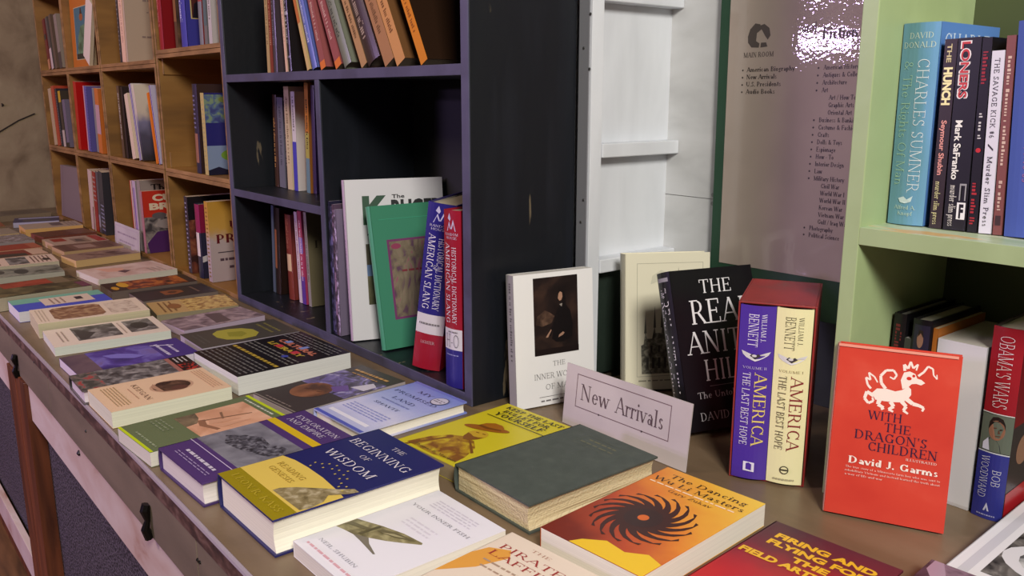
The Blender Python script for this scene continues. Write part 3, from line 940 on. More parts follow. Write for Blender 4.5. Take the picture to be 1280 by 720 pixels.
NAMED['worn_green_cloth'] = lambda: cloth
NAMED['old_pages'] = lambda: noise_mat('old_pages', [(.3, (120, 96, 68)), (.45, (206, 188, 146)), (.7, (228, 214, 176))], (4, 4, 420), .85, 4, .2, .5, bscale=300)
book('old green cloth hardcover with yellowed page edges', flat(-.883, .622, -.3), .154, .229, .039, 'worn_green_cloth', 'old_pages', True,
     [('l', .34, .68, .85, .89, 1, (104, 104, 78)), ('l', .3, .74, .80, .84, 1, (100, 102, 80)), ('f', .26, .77, .78, .91, .004, (90, 96, 80))], group=RR, rough=.6)
book('yellow-green paperback with brown bearded man in broad hat', flat(-1.036, .626, 3.9), .148, .223, .024, (206, 192, 32), (150, 132, 100), False,
     [('p', [(.10, .03), (.16, .20), (.27, .31), (.40, .36), (.56, .35), (.70, .28), (.80, .14), (.82, .05), (.5, .02)], art('sepia_coat', [(.4, (128, 80, 14)), (.55, (176, 138, 22)), (.7, (204, 188, 34))], 46)),
      ('P', [[(.12, .0), (.16, .0), (.34, .30), (.31, .31)], [(.50, .34), (.53, .34), (.78, .22), (.77, .20)]], (120, 76, 16)),
      ('e', .455, .44, .115, .072, (196, 160, 40)), ('p', [(.35, .42), (.38, .36), (.44, .32), (.50, .33), (.55, .38), (.565, .43), (.52, .41), (.46, .40), (.40, .415)], (128, 82, 18)),
      ('P', [[(.40, .465), (.44, .470), (.44, .460), (.40, .456)], [(.48, .475), (.52, .480), (.52, .470), (.48, .466)]], (110, 66, 14)),
      ('P', [[(.40 + .245 * math.cos(a) - .02 * math.sin(a), .555 + .062 * math.cos(a) + .042 * math.sin(a)) for a in [k * PI / 10 for k in range(20)]]], (150, 90, 14)),
      ('p', [(.27, .56), (.29, .62), (.36, .66), (.46, .665), (.53, .64), (.56, .60)], (158, 98, 16)), ('p', [(.27, .55), (.40, .545), (.56, .59), (.55, .605), (.40, .575), (.28, .575)], (116, 68, 12)),
      ('t', 'KEEP THE LAST', .10, .93, .915, .045, (44, 38, 12), 'heavy'), ('t', 'BULLET FOR', .16, .84, .845, .045, (44, 38, 12), 'heavy'), ('t', 'YOURSELF', .14, .86, .77, .055, (44, 38, 12), 'heavy'), ('r', .1, .735, .95, .742, (60, 52, 14)),
      ('t', 'Thomas B. Marquis', .2, .84, .035, .024, (60, 50, 14), 'serif')], group=RR)
NAMED['sky_print'] = lambda: grad_mat('sky_print', [(0, (176, 182, 226)), (.3, (216, 214, 240)), (.55, (176, 184, 230)), (1, (128, 142, 216))], (0, 0), (0, .2))
dk = (52, 54, 100)
book('light blue hardcover with spaced dark lettering and round seal', flat(-1.240, .593, 2.3), .141, .207, .021, 'sky_print', (236, 230, 214), True,
     [('r', 0, 0, 1, .035, (84, 92, 190)), ('r', .1, .09, .9, .13, (236, 234, 246)), ('r', 0, .965, 1, 1, (116, 124, 204)), ('t', 'MY', .34, .62, .83, .044, dk, 'serif'), ('t', 'PROMISED', .08, .92, .715, .044, dk, 'serif'), ('t', 'LAND', .28, .72, .60, .044, dk, 'serif'),
      ('l', .2, .8, .53, .57, 1, (130, 136, 190)), ('t', 'SHAVIT', .25, .75, .44, .034, dk, 'serif'), ('l', .12, .88, .2, .34, 4, (150, 156, 210)),
      ('e', .80, .83, .12, .08, (90, 92, 120)), ('e', .80, .83, .105, .07, (206, 202, 220)), ('l', .72, .88, .80, .86, 2, (96, 92, 110))], group=RR)
art('dusk_plumes', [(.3, (50, 44, 52)), (.45, (92, 84, 110)), (.58, (120, 108, 170)), (.72, (190, 184, 206))], 34, dist=1.5)
book('dark paperback with brown face and violet feathers', flat(-1.377, .547, 5.7), .134, .226, .020, (66, 58, 56), (170, 158, 150), False,
     [('r', 0, .42, 1, .82, 'dusk_plumes'), ('e', .42, .36, .27, .17, art('amber_face', [(.35, (84, 58, 46)), (.5, (132, 86, 60)), (.68, (160, 106, 76))], 22)), ('p', [(.5, .5), (.7, .45), (.8, .55), (.6, .62)], (110, 84, 150)), ('P', [[(.3, .33), (.38, .35), (.38, .37), (.3, .36)], [(.52, .36), (.6, .38), (.6, .39), (.52, .375)]], (90, 58, 44)),
      ('p', [(.70, .60), (.95, .62), (.95, .74), (.8, .78)], (206, 200, 214)), ('l', .12, .9, .86, .94, 1, (196, 150, 84)), ('l', .2, .8, .81, .85, 1, (186, 138, 76)), ('l', .2, .8, .03, .07, 1, (130, 116, 110)), ('r', 0, 0, 1, .015, (130, 120, 112))], group=RR, spine_col=(110, 104, 100))
ttl = []
book('thick black paperback covered in rows of white print', flat(-1.633, .537, 1.8), .200, .228, .036, (24, 22, 26), (226, 226, 220), False,
     [('l', .03, .97, .03, .30, 6, (112, 110, 108)), ('l', .03, .97, .31, .40, 1, (190, 160, 60)), ('l', .03, .97, .42, .56, 3, (120, 118, 114)),
      ('t', 'LITERACY', .16, .84, .60, .055, (190, 164, 60), 'black'), ('t', 'CULTURAL', .16, .88, .70, .062, (200, 120, 96), 'black'), ('P', [[(.30, .60), (.42, .60), (.40, .66), (.31, .66)], [(.62, .6), (.72, .6), (.72, .67), (.63, .67)]], (200, 60, 70)), ('P', [[(.25, .72), (.33, .72), (.33, .78), (.26, .78)], [(.55, .72), (.62, .72), (.62, .8), (.56, .8)]], (130, 150, 210)),
      ('l', .03, .97, .80, .97, 4, (112, 110, 110)), ('e', .72, .52, .04, .03, (70, 80, 170))], group=RR, rough=.33)
book('charcoal book with yellow-green oval blot', flat(-1.843, .580, -.5), .135, .212, .018, (76, 72, 66), (176, 164, 176), False,
     [('P', [[(.16, .34), (.3, .26), (.55, .25), (.76, .30), (.88, .42), (.84, .58), (.66, .66), (.42, .66), (.24, .58), (.16, .46)]], (176, 168, 66)), ('p', [(.35, .40), (.6, .36), (.72, .46), (.6, .55), (.42, .54)], (150, 146, 50)), ('l', .15, .8, .74, .9, 2, (128, 120, 70)), ('l', .2, .8, .06, .16, 2, (100, 96, 90))], group=RR)
book('grey and pink mottled book between oval blot book and tan book', flat(-1.996, .588, 5.7), .120, .196, .016, (150, 128, 136), (186, 166, 186), False,
     [('r', 0, 0, 1, 1, art('pink_grey', [(.3, (88, 74, 80)), (.5, (150, 128, 136)), (.68, (190, 166, 170)), (.85, (104, 90, 96))], 30)), ('p', [(.1, .5), (.9, .42), (.9, .6), (.2, .66)], (96, 80, 84))], group=RR)
book('tan patterned paperback at foot of the nearest crate', flat(-2.194, .615, -7.4), .142, .190, .017, (200, 164, 110), (150, 138, 110), False,
     [('r', .0, .4, 1, 1, art('yellow_pattern', [(.38, (150, 110, 70)), (.5, (206, 170, 104)), (.62, (222, 192, 120))], 70)), ('l', .1, .9, .1, .3, 3, (130, 92, 62)), ('e', .5, .28, .2, .08, (150, 100, 60))], group=RR)
book('black paperback with small orange ornament', flat(-2.349, .617, 0), .124, .191, .015, (52, 46, 46), (120, 104, 96), False,
     [('P', [[(.3, .35), (.7, .35), (.72, .5), (.6, .62), (.4, .62), (.28, .5)]], (140, 82, 50)), ('e', .5, .48, .1, .06, (84, 50, 36)), ('l', .2, .8, .75, .85, 1, (120, 96, 84))], group=RR)
book('dark book with fiery orange and yellow picture', flat(-2.475, .58, -1), .116, .222, .022, (56, 42, 36), (110, 92, 84), False,
     [('r', .0, .2, 1, .9, art('fire_print', [(.35, (50, 34, 28)), (.5, (140, 66, 34)), (.6, (190, 110, 50)), (.75, (90, 60, 40))], 34)), ('e', .4, .2, .3, .06, (214, 160, 50)), ('e', .7, .08, .2, .04, (206, 150, 50))], group=RR)
book('wide pinkish white book with peach figure on its cover', flat(-2.746, .582, 5.4), .182, .224, .018, (222, 196, 186), (214, 206, 190), False,
     [('r', 0.02, .1, .98, .95, art('blush_print', [(.3, (196, 160, 146)), (.55, (222, 194, 182)), (.8, (232, 208, 198))], 18)), ('p', [(.1, .2), (.5, .25), (.6, .45), (.3, .5)], (226, 172, 150)), ('p', [(.55, .36), (.75, .4), (.6, .52), (.5, .46)], (96, 70, 76)), ('l', .6, .95, .7, .9, 3, (180, 160, 150))],
     spine_col=(206, 176, 206), group=RR)
book('thick tan book left of the pinkish white one', flat(-3.014, .599, 6.4), .130, .199, .023, (150, 122, 104), (212, 176, 120), False,
     [('r', .1, .2, .9, .9, art('plum_print', [(.35, (84, 58, 54)), (.55, (140, 112, 98)), (.75, (166, 138, 120))], 34))], group=RR)
book('brown paperback with pale centre panel before the small card', flat(-3.207, .612, 2.8), .147, .186, .026, (116, 84, 70), (190, 156, 112), False,
     [('r', .25, .3, .75, .6, (160, 130, 116)), ('l', .15, .85, .65, .9, 4, (84, 58, 50)), ('r', .05, .05, .95, .2, (96, 66, 56))], group=RR)
book('beige book with square red patches on cover', flat(-3.404, .622, 2), .165, .178, .022, (180, 154, 134), (200, 166, 130), False,
     [('r', .1, .1, .55, .34, (150, 46, 36)), ('r', .05, .8, .95, .98, (160, 50, 42)), ('r', .3, .42, .9, .7, (140, 116, 100)), ('p', [(.4, .5), (.7, .46), (.8, .62), (.5, .6)], (90, 74, 66))], group=RR)
book('maroon book between beige and yellow-edged books', flat(-3.582, .62, 6), .140, .185, .024, (92, 48, 36), (120, 60, 44), False, [('r', 0, .6, 1, 1, (110, 72, 56)), ('l', .1, .9, .2, .5, 4, (120, 64, 48))], group=RR)
book('grey-white book with thick yellow page edges far back', flat(-3.80, .62, -2), .15, .20, .030, (176, 156, 136), (214, 168, 100), False, [('r', .1, .5, .7, .7, (100, 86, 92)), ('l', .1, .9, .75, .95, 3, (140, 120, 110))], group=RR)
book('dark blue and white book at foot of the furthest crate', flat(-4.09, .655, -12), .15, .165, .021, (60, 58, 92), (170, 166, 190), False, [('r', .1, .1, .3, 1, (176, 176, 206)), ('r', .5, .2, .9, .8, (84, 80, 84))], group=RR)
book('dull grey book by concrete wall behind dark blue one', flat(-4.32, .59, 4), .16, .21, .026, (104, 92, 78), (130, 112, 90), False, [('r', .2, .2, .8, .7, (90, 80, 68))], group=RR)

# ------------------------------------------------------------------ near right end
NAMED['maroon_print'] = lambda: grad_mat('maroon_print', [(0, (200, 36, 40)), (.3, (176, 34, 42)), (.6, (110, 32, 48)), (1, (74, 34, 52))], (.09, .08), (.05, .235))
yy = (236, 184, 40)
book('dark red hardcover with bold yellow block lettering', flat(-.526, .625, 3.8), .153, .229, .018, 'maroon_print', (214, 190, 170), True,
     [('t', 'FIRING AND', .12, .90, .845, .05, yy, 'black'), ('t', 'FLYING FOR', .12, .90, .765, .05, yy, 'black'), ('t', 'THE', .38, .66, .685, .05, yy, 'black'), ('t', 'FIELD ARTILLERY', .03, .97, .605, .05, yy, 'black'), ('e', .5, .25, .3, .14, (226, 90, 40))],
     group='books at the near right end', rough=.3)
book('cream paperback with red spaced lettering at bottom of view', flat(-.700, .372, 5), .135, .215, .02, (232, 214, 196), (226, 206, 170), False,
     [('p', [(0, .45), (.2, .62), (.3, .8), (.22, .86), (.05, .80), (0, .7)], (226, 160, 70)), ('t', 'THE', .34, .56, .925, .024, (176, 130, 110), 'serif'), ('t', 'PIRATES', .10, .92, .835, .05, (160, 52, 50), 'serif'), ('t', 'LAFFITE', .10, .92, .755, .05, (160, 52, 50), 'serif'), ('l', .15, .85, .69, .725, 1, (176, 148, 128)), ('l', .2, .8, .64, .67, 1, (176, 148, 128)), ('e', .5, .35, .3, .15, (206, 150, 100))],
     group='books at the near right end')
art('harbour_photo', [(.3, (44, 44, 46)), (.45, (120, 120, 122)), (.6, (196, 196, 198)), (.8, (230, 230, 232))], 34)
book('white magazine-size book with oval grey photograph at right corner', flat(-.366, .912, 2.1), .215, .275, .016, (232, 230, 236), (226, 222, 226), False,
     [('p', [(.05, 0), (.1, 0), (.1, 1), (.05, 1)], (206, 204, 214)), ('r', .14, .06, 1, .56, 'grey_photo'), ('P', [[(.56 + .42 * math.cos(k * PI / 12), .30 + .20 * math.sin(k * PI / 12)) for k in range(24)]], (222, 220, 226)), ('P', [[(.58 + .36 * math.cos(k * PI / 12), .30 + .165 * math.sin(k * PI / 12)) for k in range(24)]], 'harbour_photo'), ('r', .14, .60, 1, .66, (44, 46, 110)), ('r', .14, .66, 1, .70, (214, 170, 60)), ('r', .14, .70, 1, .80, (44, 46, 110))],
     group='books at the near right end')
art('plum_photo', [(.3, (44, 30, 40)), (.5, (86, 62, 78)), (.65, (140, 110, 128)), (.8, (70, 50, 64))], 26, dist=1.2)
book('plum and black glossy book at lower right corner', flat(-.359, .668, 4), .16, .232, .024, (66, 46, 60), (190, 180, 180), False, [('r', 0, 0, 1, 1, 'plum_photo'), ('p', [(.02, .9), (.3, .6), (.34, .6), (.08, 1), (.02, 1)], (170, 140, 160))], group='books at the near right end', rough=.25)

# ------------------------------------------------------------------ books standing on the counter, front covers showing
SG = 'books standing face out on the counter'
art('dusk_oil', [(.3, (18, 13, 13)), (.5, (34, 24, 22)), (.68, (60, 42, 34)), (.85, (86, 62, 50))], 18)
book('white paperback with dark oil painting leaning on dark bookcase', faceout(-1.062, .877, 78.5, 4.0, .025), .155, .229, .025, (238, 236, 236), (226, 220, 212), False,
     [('r', .24, .385, .80, .965, 'dusk_oil'), ('P', [[(.26, .62), (.34, .60), (.46, .62), (.50, .67), (.44, .70), (.38, .72), (.33, .70), (.28, .68)]], art('dim_clay', [(.35, (50, 36, 30)), (.55, (84, 62, 50)), (.75, (110, 84, 68))], 60)),
      ('P', [[(.46, .50), (.49, .62), (.52, .70), (.57, .745), (.64, .75), (.70, .70), (.73, .60), (.72, .50), (.62, .47), (.52, .47)], [(.40, .54), (.47, .60), (.51, .66), (.50, .60), (.44, .52)]], (17, 13, 14)),
      ('P', [[(.545, .80), (.555, .835), (.575, .85), (.60, .845), (.605, .81), (.59, .785), (.565, .78)]], (170, 130, 108)), ('P', [[(.55, .85), (.59, .87), (.63, .85), (.645, .79), (.64, .73), (.60, .75), (.605, .80), (.60, .84), (.575, .85)]], (20, 14, 14)),
      ('P', [[(.38, .515), (.40, .535), (.45, .575), (.455, .565), (.41, .515)], [(.54, .505), (.60, .52), (.62, .535), (.60, .545), (.55, .525)]], (158, 122, 102)), ('P', [[(.56, .755), (.60, .76), (.59, .735)]], (150, 140, 132)), ('r', .24, .385, .80, .43, (26, 17, 17)),
      ('t', 'THE', .46, .62, .295, .036, (60, 58, 60), 'thin'), ('t', 'INNER WORLDS', .22, .86, .205, .042, (60, 58, 60), 'thin'), ('t', 'OF MAN', .36, .72, .12, .042, (60, 58, 60), 'thin'), ('r', .28, .066, .8, .069, (120, 116, 118)), ('l', .3, .78, .025, .055, 1, (120, 116, 118))],
     spine=[('m', .94, .35, .4, .7, (96, 94, 94))], spine_col=(160, 158, 156), group=SG)  # white spine coloured grey, its shade put into the paint
sil = (96, 94, 84)
art('etched_stone', [(.35, (70, 68, 62)), (.5, (112, 110, 98)), (.65, (160, 156, 140))], 120)
book('cream book with grey engraving of a spired castle', faceout(-1.013, 1.087, 58.9, 5.8, .030), .156, .246, .030, (226, 220, 196), (222, 216, 196), True,
     [('f', .14, .10, .92, .93, .004, (150, 146, 130)), ('P', [[(.2, .12), (.86, .12), (.88, .34), (.84, .36), (.84, .46), (.80, .47), (.80, .40), (.74, .42), (.74, .56), (.70, .58), (.69, .50), (.66, .50), (.65, .62), (.60, .64), (.59, .54), (.55, .54), (.54, .46), (.48, .47), (.47, .58), (.43, .42), (.36, .42), (.35, .48), (.32, .38), (.26, .38), (.24, .44), (.22, .34), (.19, .33)]], 'etched_stone'),
      ('P', [[(.595, .62), (.655, .62), (.627, .90)], [(.69, .56), (.745, .56), (.718, .86)], [(.42, .46), (.475, .46), (.448, .80)], [(.335, .46), (.365, .46), (.35, .62)], [(.225, .42), (.255, .42), (.24, .56)], [(.80, .46), (.845, .46), (.822, .66)]], sil),
      ('P', [[(.25 + .07 * i, .16), (.28 + .07 * i, .16), (.28 + .07 * i, .24), (.25 + .07 * i, .24)] for i in range(8)], (60, 58, 54)), ('P', [[(.3 + .09 * i, .28), (.325 + .09 * i, .28), (.325 + .09 * i, .33), (.3 + .09 * i, .33)] for i in range(6)], (60, 58, 54)),
      ('P', [[(.3, .78), (.4, .80), (.5, .86), (.42, .88), (.32, .84)]], (206, 202, 180)), ('l', .16, .9, .06, .085, 1, (150, 146, 128))], spine_col=(206, 200, 180), group=SG)
wt = (226, 224, 228)
book('black hardcover with large white capitals leaning behind red slipcase', faceout(-.797, 1.005, 72.9, 18.3, .036), .155, .253, .036, (16, 15, 20), (206, 200, 190), True,
     [('t', 'THE', .33, .72, .845, .085, wt, 'serif'), ('t', 'REAL', .18, .94, .655, .15, wt, 'serif'), ('t', 'ANITA', .10, .96, .47, .14, wt, 'serif'), ('t', 'HILL', .26, .80, .30, .13, wt, 'serif'), ('r', .3, .265, .75, .268, (150, 148, 152)),
      ('t', 'The Untold Story', .14, .90, .195, .04, (196, 194, 198), 'serif'), ('t', 'DAVID BROCK', .14, .90, .06, .05, (196, 194, 198), 'serif')],
     spine=[('r', .1, .94, .9, .965, (150, 148, 154)), ('v', 'The', .90, .84, .3, .7, wt, 'serif'), ('v', 'REAL ANITA HILL', .82, .22, .22, .78, wt, 'serif'), ('v', 'DAVID BROCK', .19, .03, .3, .7, wt, 'serif')], group=SG, rough=.28)

# red slipcase with two volumes
SM = spineout(-.680, .946, 0, .1, 0, 29.2)
redc = noise_mat('worn_red_board', [(.25, (110, 60, 56)), (.45, (136, 36, 34)), (.7, (150, 40, 38)), (.85, (160, 90, 84))], (18, 18, 18), .5, 6, .4)
SC_W, SC_H, SC_D = .158, .252, .1
sl = thing('slipcase', 'worn red slipcase holding a purple and a cream volume', 'slipcase', SM)
for nm, b in (('side_panel', (0, SC_W, 0, SC_H, 0, .0025)), ('side_panel', (0, SC_W, 0, SC_H, SC_D - .0025, SC_D)), ('bottom_panel', (0, SC_W, 0, .0025, .0025, SC_D - .0025)),
              ('top_panel', (0, SC_W, SC_H - .0025, SC_H, .0025, SC_D - .0025)), ('back_panel', (SC_W - .0025, SC_W, .0025, SC_H - .0025, .0025, SC_D - .0025))):
    m = MB()
    m.box(*b, redc)
    m.build(nm, sl, .0008)


def inframe(M, du, dv, dn):
    return M @ Matrix.Translation((du, dv, dn))


def eagle(y, cw, cd):
    return [('P', [[(.10, y + .030), (.24, y + .022), (.40, y + .012), (.5, y + .004), (.62, y + .012), (.78, y + .024), (.92, y + .032), (.86, y + .012), (.72, y - .006), (.6, y - .018), (.5, y - .026), (.38, y - .018), (.24, y - .006), (.14, y + .01)]], cw),
            ('P', [[(.34, y + .004), (.5, y - .014), (.66, y + .006), (.58, y + .018), (.5, y + .008), (.42, y + .018)]], cd), ('e', .47, y + .006, .07, .007, cw)]


def volume(label, dn, col, ink1, ink2, ink3, vol):
    book(label, inframe(SM, -.0015, .003, dn), .150, .2455, .0462, col, (226, 220, 206), True,
         spine=[('v', 'WILLIAM J.', .955, .80, .62, .76, ink1, 'serif'), ('v', 'BENNETT', .955, .77, .26, .54, ink1, 'serif')] + eagle(.715, (206, 204, 206), (60, 56, 60)) +
               [('t', vol, .16, .84, .645, .014, ink3, 'serif'), ('v', 'AMERICA', .625, .20, .52, .86, ink2, 'serif'), ('v', 'THE LAST BEST HOPE', .625, .20, .18, .40, ink1, 'serif')] +
               ([('P', [[(.34, .05), (.66, .045), (.66, .10), (.34, .105)]], (220, 216, 230)), ('P', [[(.42, .06), (.58, .055), (.58, .09), (.5, .1), (.42, .095)]], col)] if vol == 'VOLUME II' else
                [('e', .5, .085, .13, .024, (70, 66, 50)), ('e', .5, .085, .10, .018, col), ('r', .38, .08, .62, .09, (70, 66, 50)), ('l', .2, .8, .02, .045, 1, (170, 164, 130))]),
         group='two volumes in the red slipcase', rough=.35)


volume('purple volume with white and yellow spine lettering inside red slipcase', .0034, (74, 46, 150), (226, 220, 236), (222, 200, 110), (196, 186, 220), 'VOLUME II')
volume('cream volume with dark red spine lettering inside red slipcase', .0502, (228, 222, 172), (70, 62, 44), (130, 40, 44), (150, 140, 100), 'VOLUME I')

# red dragon jacket
DR = (238, 222, 210)


def stroke(pts, w0, w1):
    out = []
    n = len(pts)
    for i in range(n - 1):
        (x0, y0), (x1, y1) = pts[i], pts[i + 1]
        d = math.hypot(x1 - x0, (y1 - y0) * 1.57) or 1
        a, b = w0 + (w1 - w0) * i / (n - 1), w0 + (w1 - w0) * (i + 1) / (n - 1)
        nx, ny = -(y1 - y0) * 1.57 / d, (x1 - x0) / d / 1.57
        out.append([(x0 + nx * a, y0 + ny * a), (x1 + nx * b, y1 + ny * b), (x1 - nx * b, y1 - ny * b), (x0 - nx * a, y0 - ny * a)])
    return out


dragon = [[(.31, .735), (.35, .765), (.43, .77), (.50, .762), (.555, .775), (.60, .80), (.625, .785), (.63, .755), (.61, .73), (.565, .705), (.50, .70), (.42, .698), (.345, .70)],
          [(.555, .78), (.535, .83), (.555, .875), (.60, .885), (.645, .875), (.665, .85), (.70, .845), (.73, .83), (.70, .815), (.66, .82), (.625, .815), (.60, .795)]]
dragon += stroke([(.33, .72), (.27, .74), (.255, .70), (.29, .675), (.33, .69), (.32, .71)], .016, .008)
dragon += stroke([(.42, .77), (.38, .80), (.37, .84), (.41, .875), (.47, .88), (.50, .855), (.48, .83), (.445, .84)], .014, .006)
dragon += stroke([(.30, .76), (.27, .78), (.25, .82), (.29, .81), (.27, .85), (.32, .83), (.35, .80)], .010, .006)
dragon += stroke([(.67, .865), (.71, .89), (.74, .925), (.78, .915), (.79, .88), (.82, .86), (.815, .885)], .010, .004)
dragon += stroke([(.56, .885), (.55, .92), (.585, .90), (.60, .94), (.625, .905), (.66, .93), (.65, .895)], .012, .006)
dragon += stroke([(.38, .705), (.37, .675), (.42, .66), (.40, .648)], .02, .008)
dragon += stroke([(.47, .70), (.50, .675), (.46, .655), (.50, .645)], .018, .008)
dragon += stroke([(.59, .73), (.65, .705), (.70, .70), (.74, .69), (.73, .67)], .020, .008)
dragon += stroke([(.56, .71), (.60, .685), (.58, .66), (.62, .645)], .018, .008)
nv = (44, 34, 62)
DM = faceout(-.536, .950, 24.8, 7.5, .02)
rough_red = noise_mat('red_jacket', [(.3, (194, 58, 46)), (.6, (204, 68, 52)), (.8, (212, 88, 70))], (12, 12, 12), .25, 4)
NAMED['red_jacket'] = lambda: rough_red
book('red jacketed hardcover with white dragon drawing leaning on green bookcase', DM, .138, .217, .02, 'red_jacket', (226, 214, 196), True,
     [('P', dragon, DR), ('e', .635, .862, .012, .008, (206, 52, 40)), ('e', .60, .845, .02, .01, (206, 52, 40)), ('t', 'WITH', .30, .58, .585, .05, nv, 'serif'), ('t', 'THE', .44, .66, .525, .05, nv, 'serif'), ("t", "DRAGON'S", .20, .80, .463, .052, nv, 'serif'), ('t', 'CHILDREN', .32, .89, .403, .052, nv, 'serif'),
      ('t', 'ILLUSTRATED', .64, .89, .378, .013, DR, 'serif'), ('t', 'David J. Garms', .17, .91, .315, .040, DR, 'heavy'), ('t', 'The true story of a Minnesota farm boy who was sent to', .15, .93, .286, .012, (236, 200, 188), 'serif'), ('t', 'rehabilitate Vietnam and instead learned the truth about', .15, .93, .264, .012, (236, 200, 188), 'serif'), ('t', 'a way of life and war', .15, .47, .242, .012, (236, 200, 188), 'serif'), ('r', .0, .985, .97, 1, (226, 150, 130))],
     group=SG, rough=.25, spine_col=(196, 150, 140))

# folded card
card_m = noise_mat('card_stock', [(.3, (184, 174, 174)), (.6, (196, 186, 186)), (.8, (202, 193, 192))], (8, 8, 8), .55)
CM = faceout(-.978, .9030, 0.8, 6, .0022)
cd = thing('shelf_card', 'white standing card that reads New Arrivals behind the green cloth book', 'sign', CM)
m = MB()
m.box(0, .253, 0, .1, 0, .0022, card_m)
f = Face(m, .253, .1, lambda x, y, e: (x, y, .0022 + e), .5)
f.draw([('f', .10, .34, .86, .88, .0055, (110, 88, 92)), ('t', 'New', .14, .385, .48, .26, (84, 66, 70), 'serif'), ('t', 'Arrivals', .44, .815, .48, .26, (84, 66, 70), 'serif'), ('e', .31, .345, .006, .015, (60, 46, 50)), ('e', .66, .345, .006, .015, (60, 46, 50))])
m.build('front_panel', cd)
m = MB()
m.prism([(.10, .004), (.15, .004), (.132, .08), (.118, .08)], -.004, -.0006, 2, card_m)
m.build('easel_strut', cd)
cd2 = thing('shelf_card', 'small white card propped in front of the far crates', 'sign', faceout(-3.255, .826, 0, 4, .002))
m = MB()
m.box(0, .285, 0, .085, 0, .002, card_m)
f = Face(m, .285, .085, lambda x, y, e: (x, y, .002 + e), .5)
f.draw([('l', .12, .88, .55, .72, 1, (150, 132, 146)), ('l', .2, .8, .25, .42, 1, (160, 144, 156)), ('f', .04, .1, .96, .9, .006, (180, 164, 176))])
m.build('front_panel', cd2)

# ------------------------------------------------------------------ green bookcase, upper shelf
GT = 'books on the upper shelf of the green bookcase'
NAMED['blue_green_spine'] = lambda: noise_mat('blue_green_spine', [(.35, (98, 144, 150)), (.55, (108, 156, 184)), (.7, (118, 164, 210))], (8, 4, 30), .3)
zs = .3624
book('thick light blue-green hardcover with pale lettering beside green upright', spineout(-.544, 1.060, zs, .045, -.5), .16, .2425, .045, (84, 128, 196), CREAM, True,
     [('t', 'CHARLES', .06, .94, .86, .09, (196, 214, 236), 'serif'), ('t', 'SUMNER', .06, .94, .74, .09, (196, 214, 236), 'serif')],
     spine=[('t', 'DAVID', .22, .86, .925, .028, (206, 220, 206), 'serif'), ('t', 'DONALD', .06, .94, .880, .028, (206, 220, 206), 'serif'), ('v', 'CHARLES SUMNER', .83, .17, .52, .82, (232, 238, 242), 'thin'), ('v', '& The Rights Of Man', .82, .20, .14, .40, (170, 206, 180), 'thin'),
            ('P', [[(.3, .135), (.45, .145), (.55, .13), (.7, .15), (.66, .12), (.5, .11), (.36, .115)]], (206, 222, 226)), ('t', 'Alfred A.', .2, .8, .08, .02, (196, 216, 200), 'serif'), ('t', 'Knopf', .32, .72, .05, .02, (196, 216, 200), 'serif')],
     spine_col='blue_green_spine', group=GT, rough=.3)
book('black thin book with yellow and pink spine lettering', spineout(-.490, 1.058, zs, .0145, -1), .14, .222, .0145, (26, 20, 24), CREAM, False,
     spine=[('v', 'THE', .975, .88, .25, .62, (206, 190, 140), 'bold'), ('v', 'HUNCH', .855, .66, .15, .8, (240, 226, 170), 'black'), ('v', 'Seymour Shubin', .58, .29, .3, .72, (222, 150, 140), 'bold'), ('v', 'murder slim press', .255, .02, .25, .7, (214, 206, 150), 'serif')], group=GT, spine_col=(44, 32, 32))
book('black book with red and white spine lettering and small white square', spineout(-.4733, 1.058, zs, .026, -1.4), .14, .2225, .026, (18, 17, 20), CREAM, False,
     spine=[('v', 'LONERS', .985, .69, .16, .6, (232, 222, 222), 'black'), ('v', 'LONERS', .98, .695, .2, .56, (190, 56, 56), 'bold'), ('v', 'Mark SaFranko', .58, .27, .2, .5, (236, 232, 226), 'bold'), ('v', 'murder slim press', .24, .02, .2, .5, (220, 214, 206), 'serif'), ('r', .56, .06, .94, .15, (230, 228, 228)), ('t', 'F', .66, .86, .07, .07, (18, 17, 20), 'black'), ('P', [[(.62, .16), (.68, .16), (.68, .25), (.62, .25)], [(.86, .16), (.92, .16), (.92, .25), (.86, .25)], [(.68, .24), (.86, .24), (.86, .25), (.68, .25)]], (150, 148, 150))], group=GT)
book('very thin black book with small red spine lettering', spineout(-.4455, 1.059, zs, .011, -1.8), .135, .222, .011, (14, 13, 15), CREAM, False,
     spine=[('m', .62, .48, .3, .65, (200, 196, 196)), ('m', .93, .76, .2, .7, (150, 34, 40)), ('m', .26, .03, .2, .7, (170, 40, 44)), ('e', .5, .43, .26, .012, (190, 40, 44))], group=GT)
book('white thin book with dark spine lettering on upper green shelf', spineout(-.4325, 1.0595, zs, .0135, -2.2), .135, .207, .0135, (214, 210, 222), CREAM, False,
     spine=[('v', 'THE SAVAGE KICK #6', .96, .53, .28, .68, (44, 40, 46), 'mono'), ('v', '/', .50, .46, .25, .7, (44, 40, 46), 'sans'), ('v', 'Murder Slim Press', .43, .04, .28, .68, (44, 40, 46), 'mono')], group=GT)
book('reddish brown thin book next to large blue volume', spineout(-.417, 1.060, zs, .0095, -2.5), .14, .223, .0095, (122, 70, 66), CREAM, False,
     spine=[('m', .90, .34, .3, .7, (206, 176, 160)), ('r', .2, .05, .8, .10, (60, 40, 40)), ('m', .28, .12, .3, .7, (196, 164, 150))], group=GT)
book('large plain blue hardcover with faint pink lettering at right edge', spineout(-.4045, 1.060, zs, .055, -2.8), .16, .238, .055, (64, 88, 168), CREAM, True,
     spine=[('v', 'An Annotated Bibliography of', .80, .24, .54, .70, (170, 110, 150), 'serif'), ('v', 'Jane Austen Studies, 1973-83', .80, .26, .30, .46, (170, 110, 150), 'serif'), ('m', .93, .88, .4, .56, (160, 106, 150))], group=GT, rough=.5)

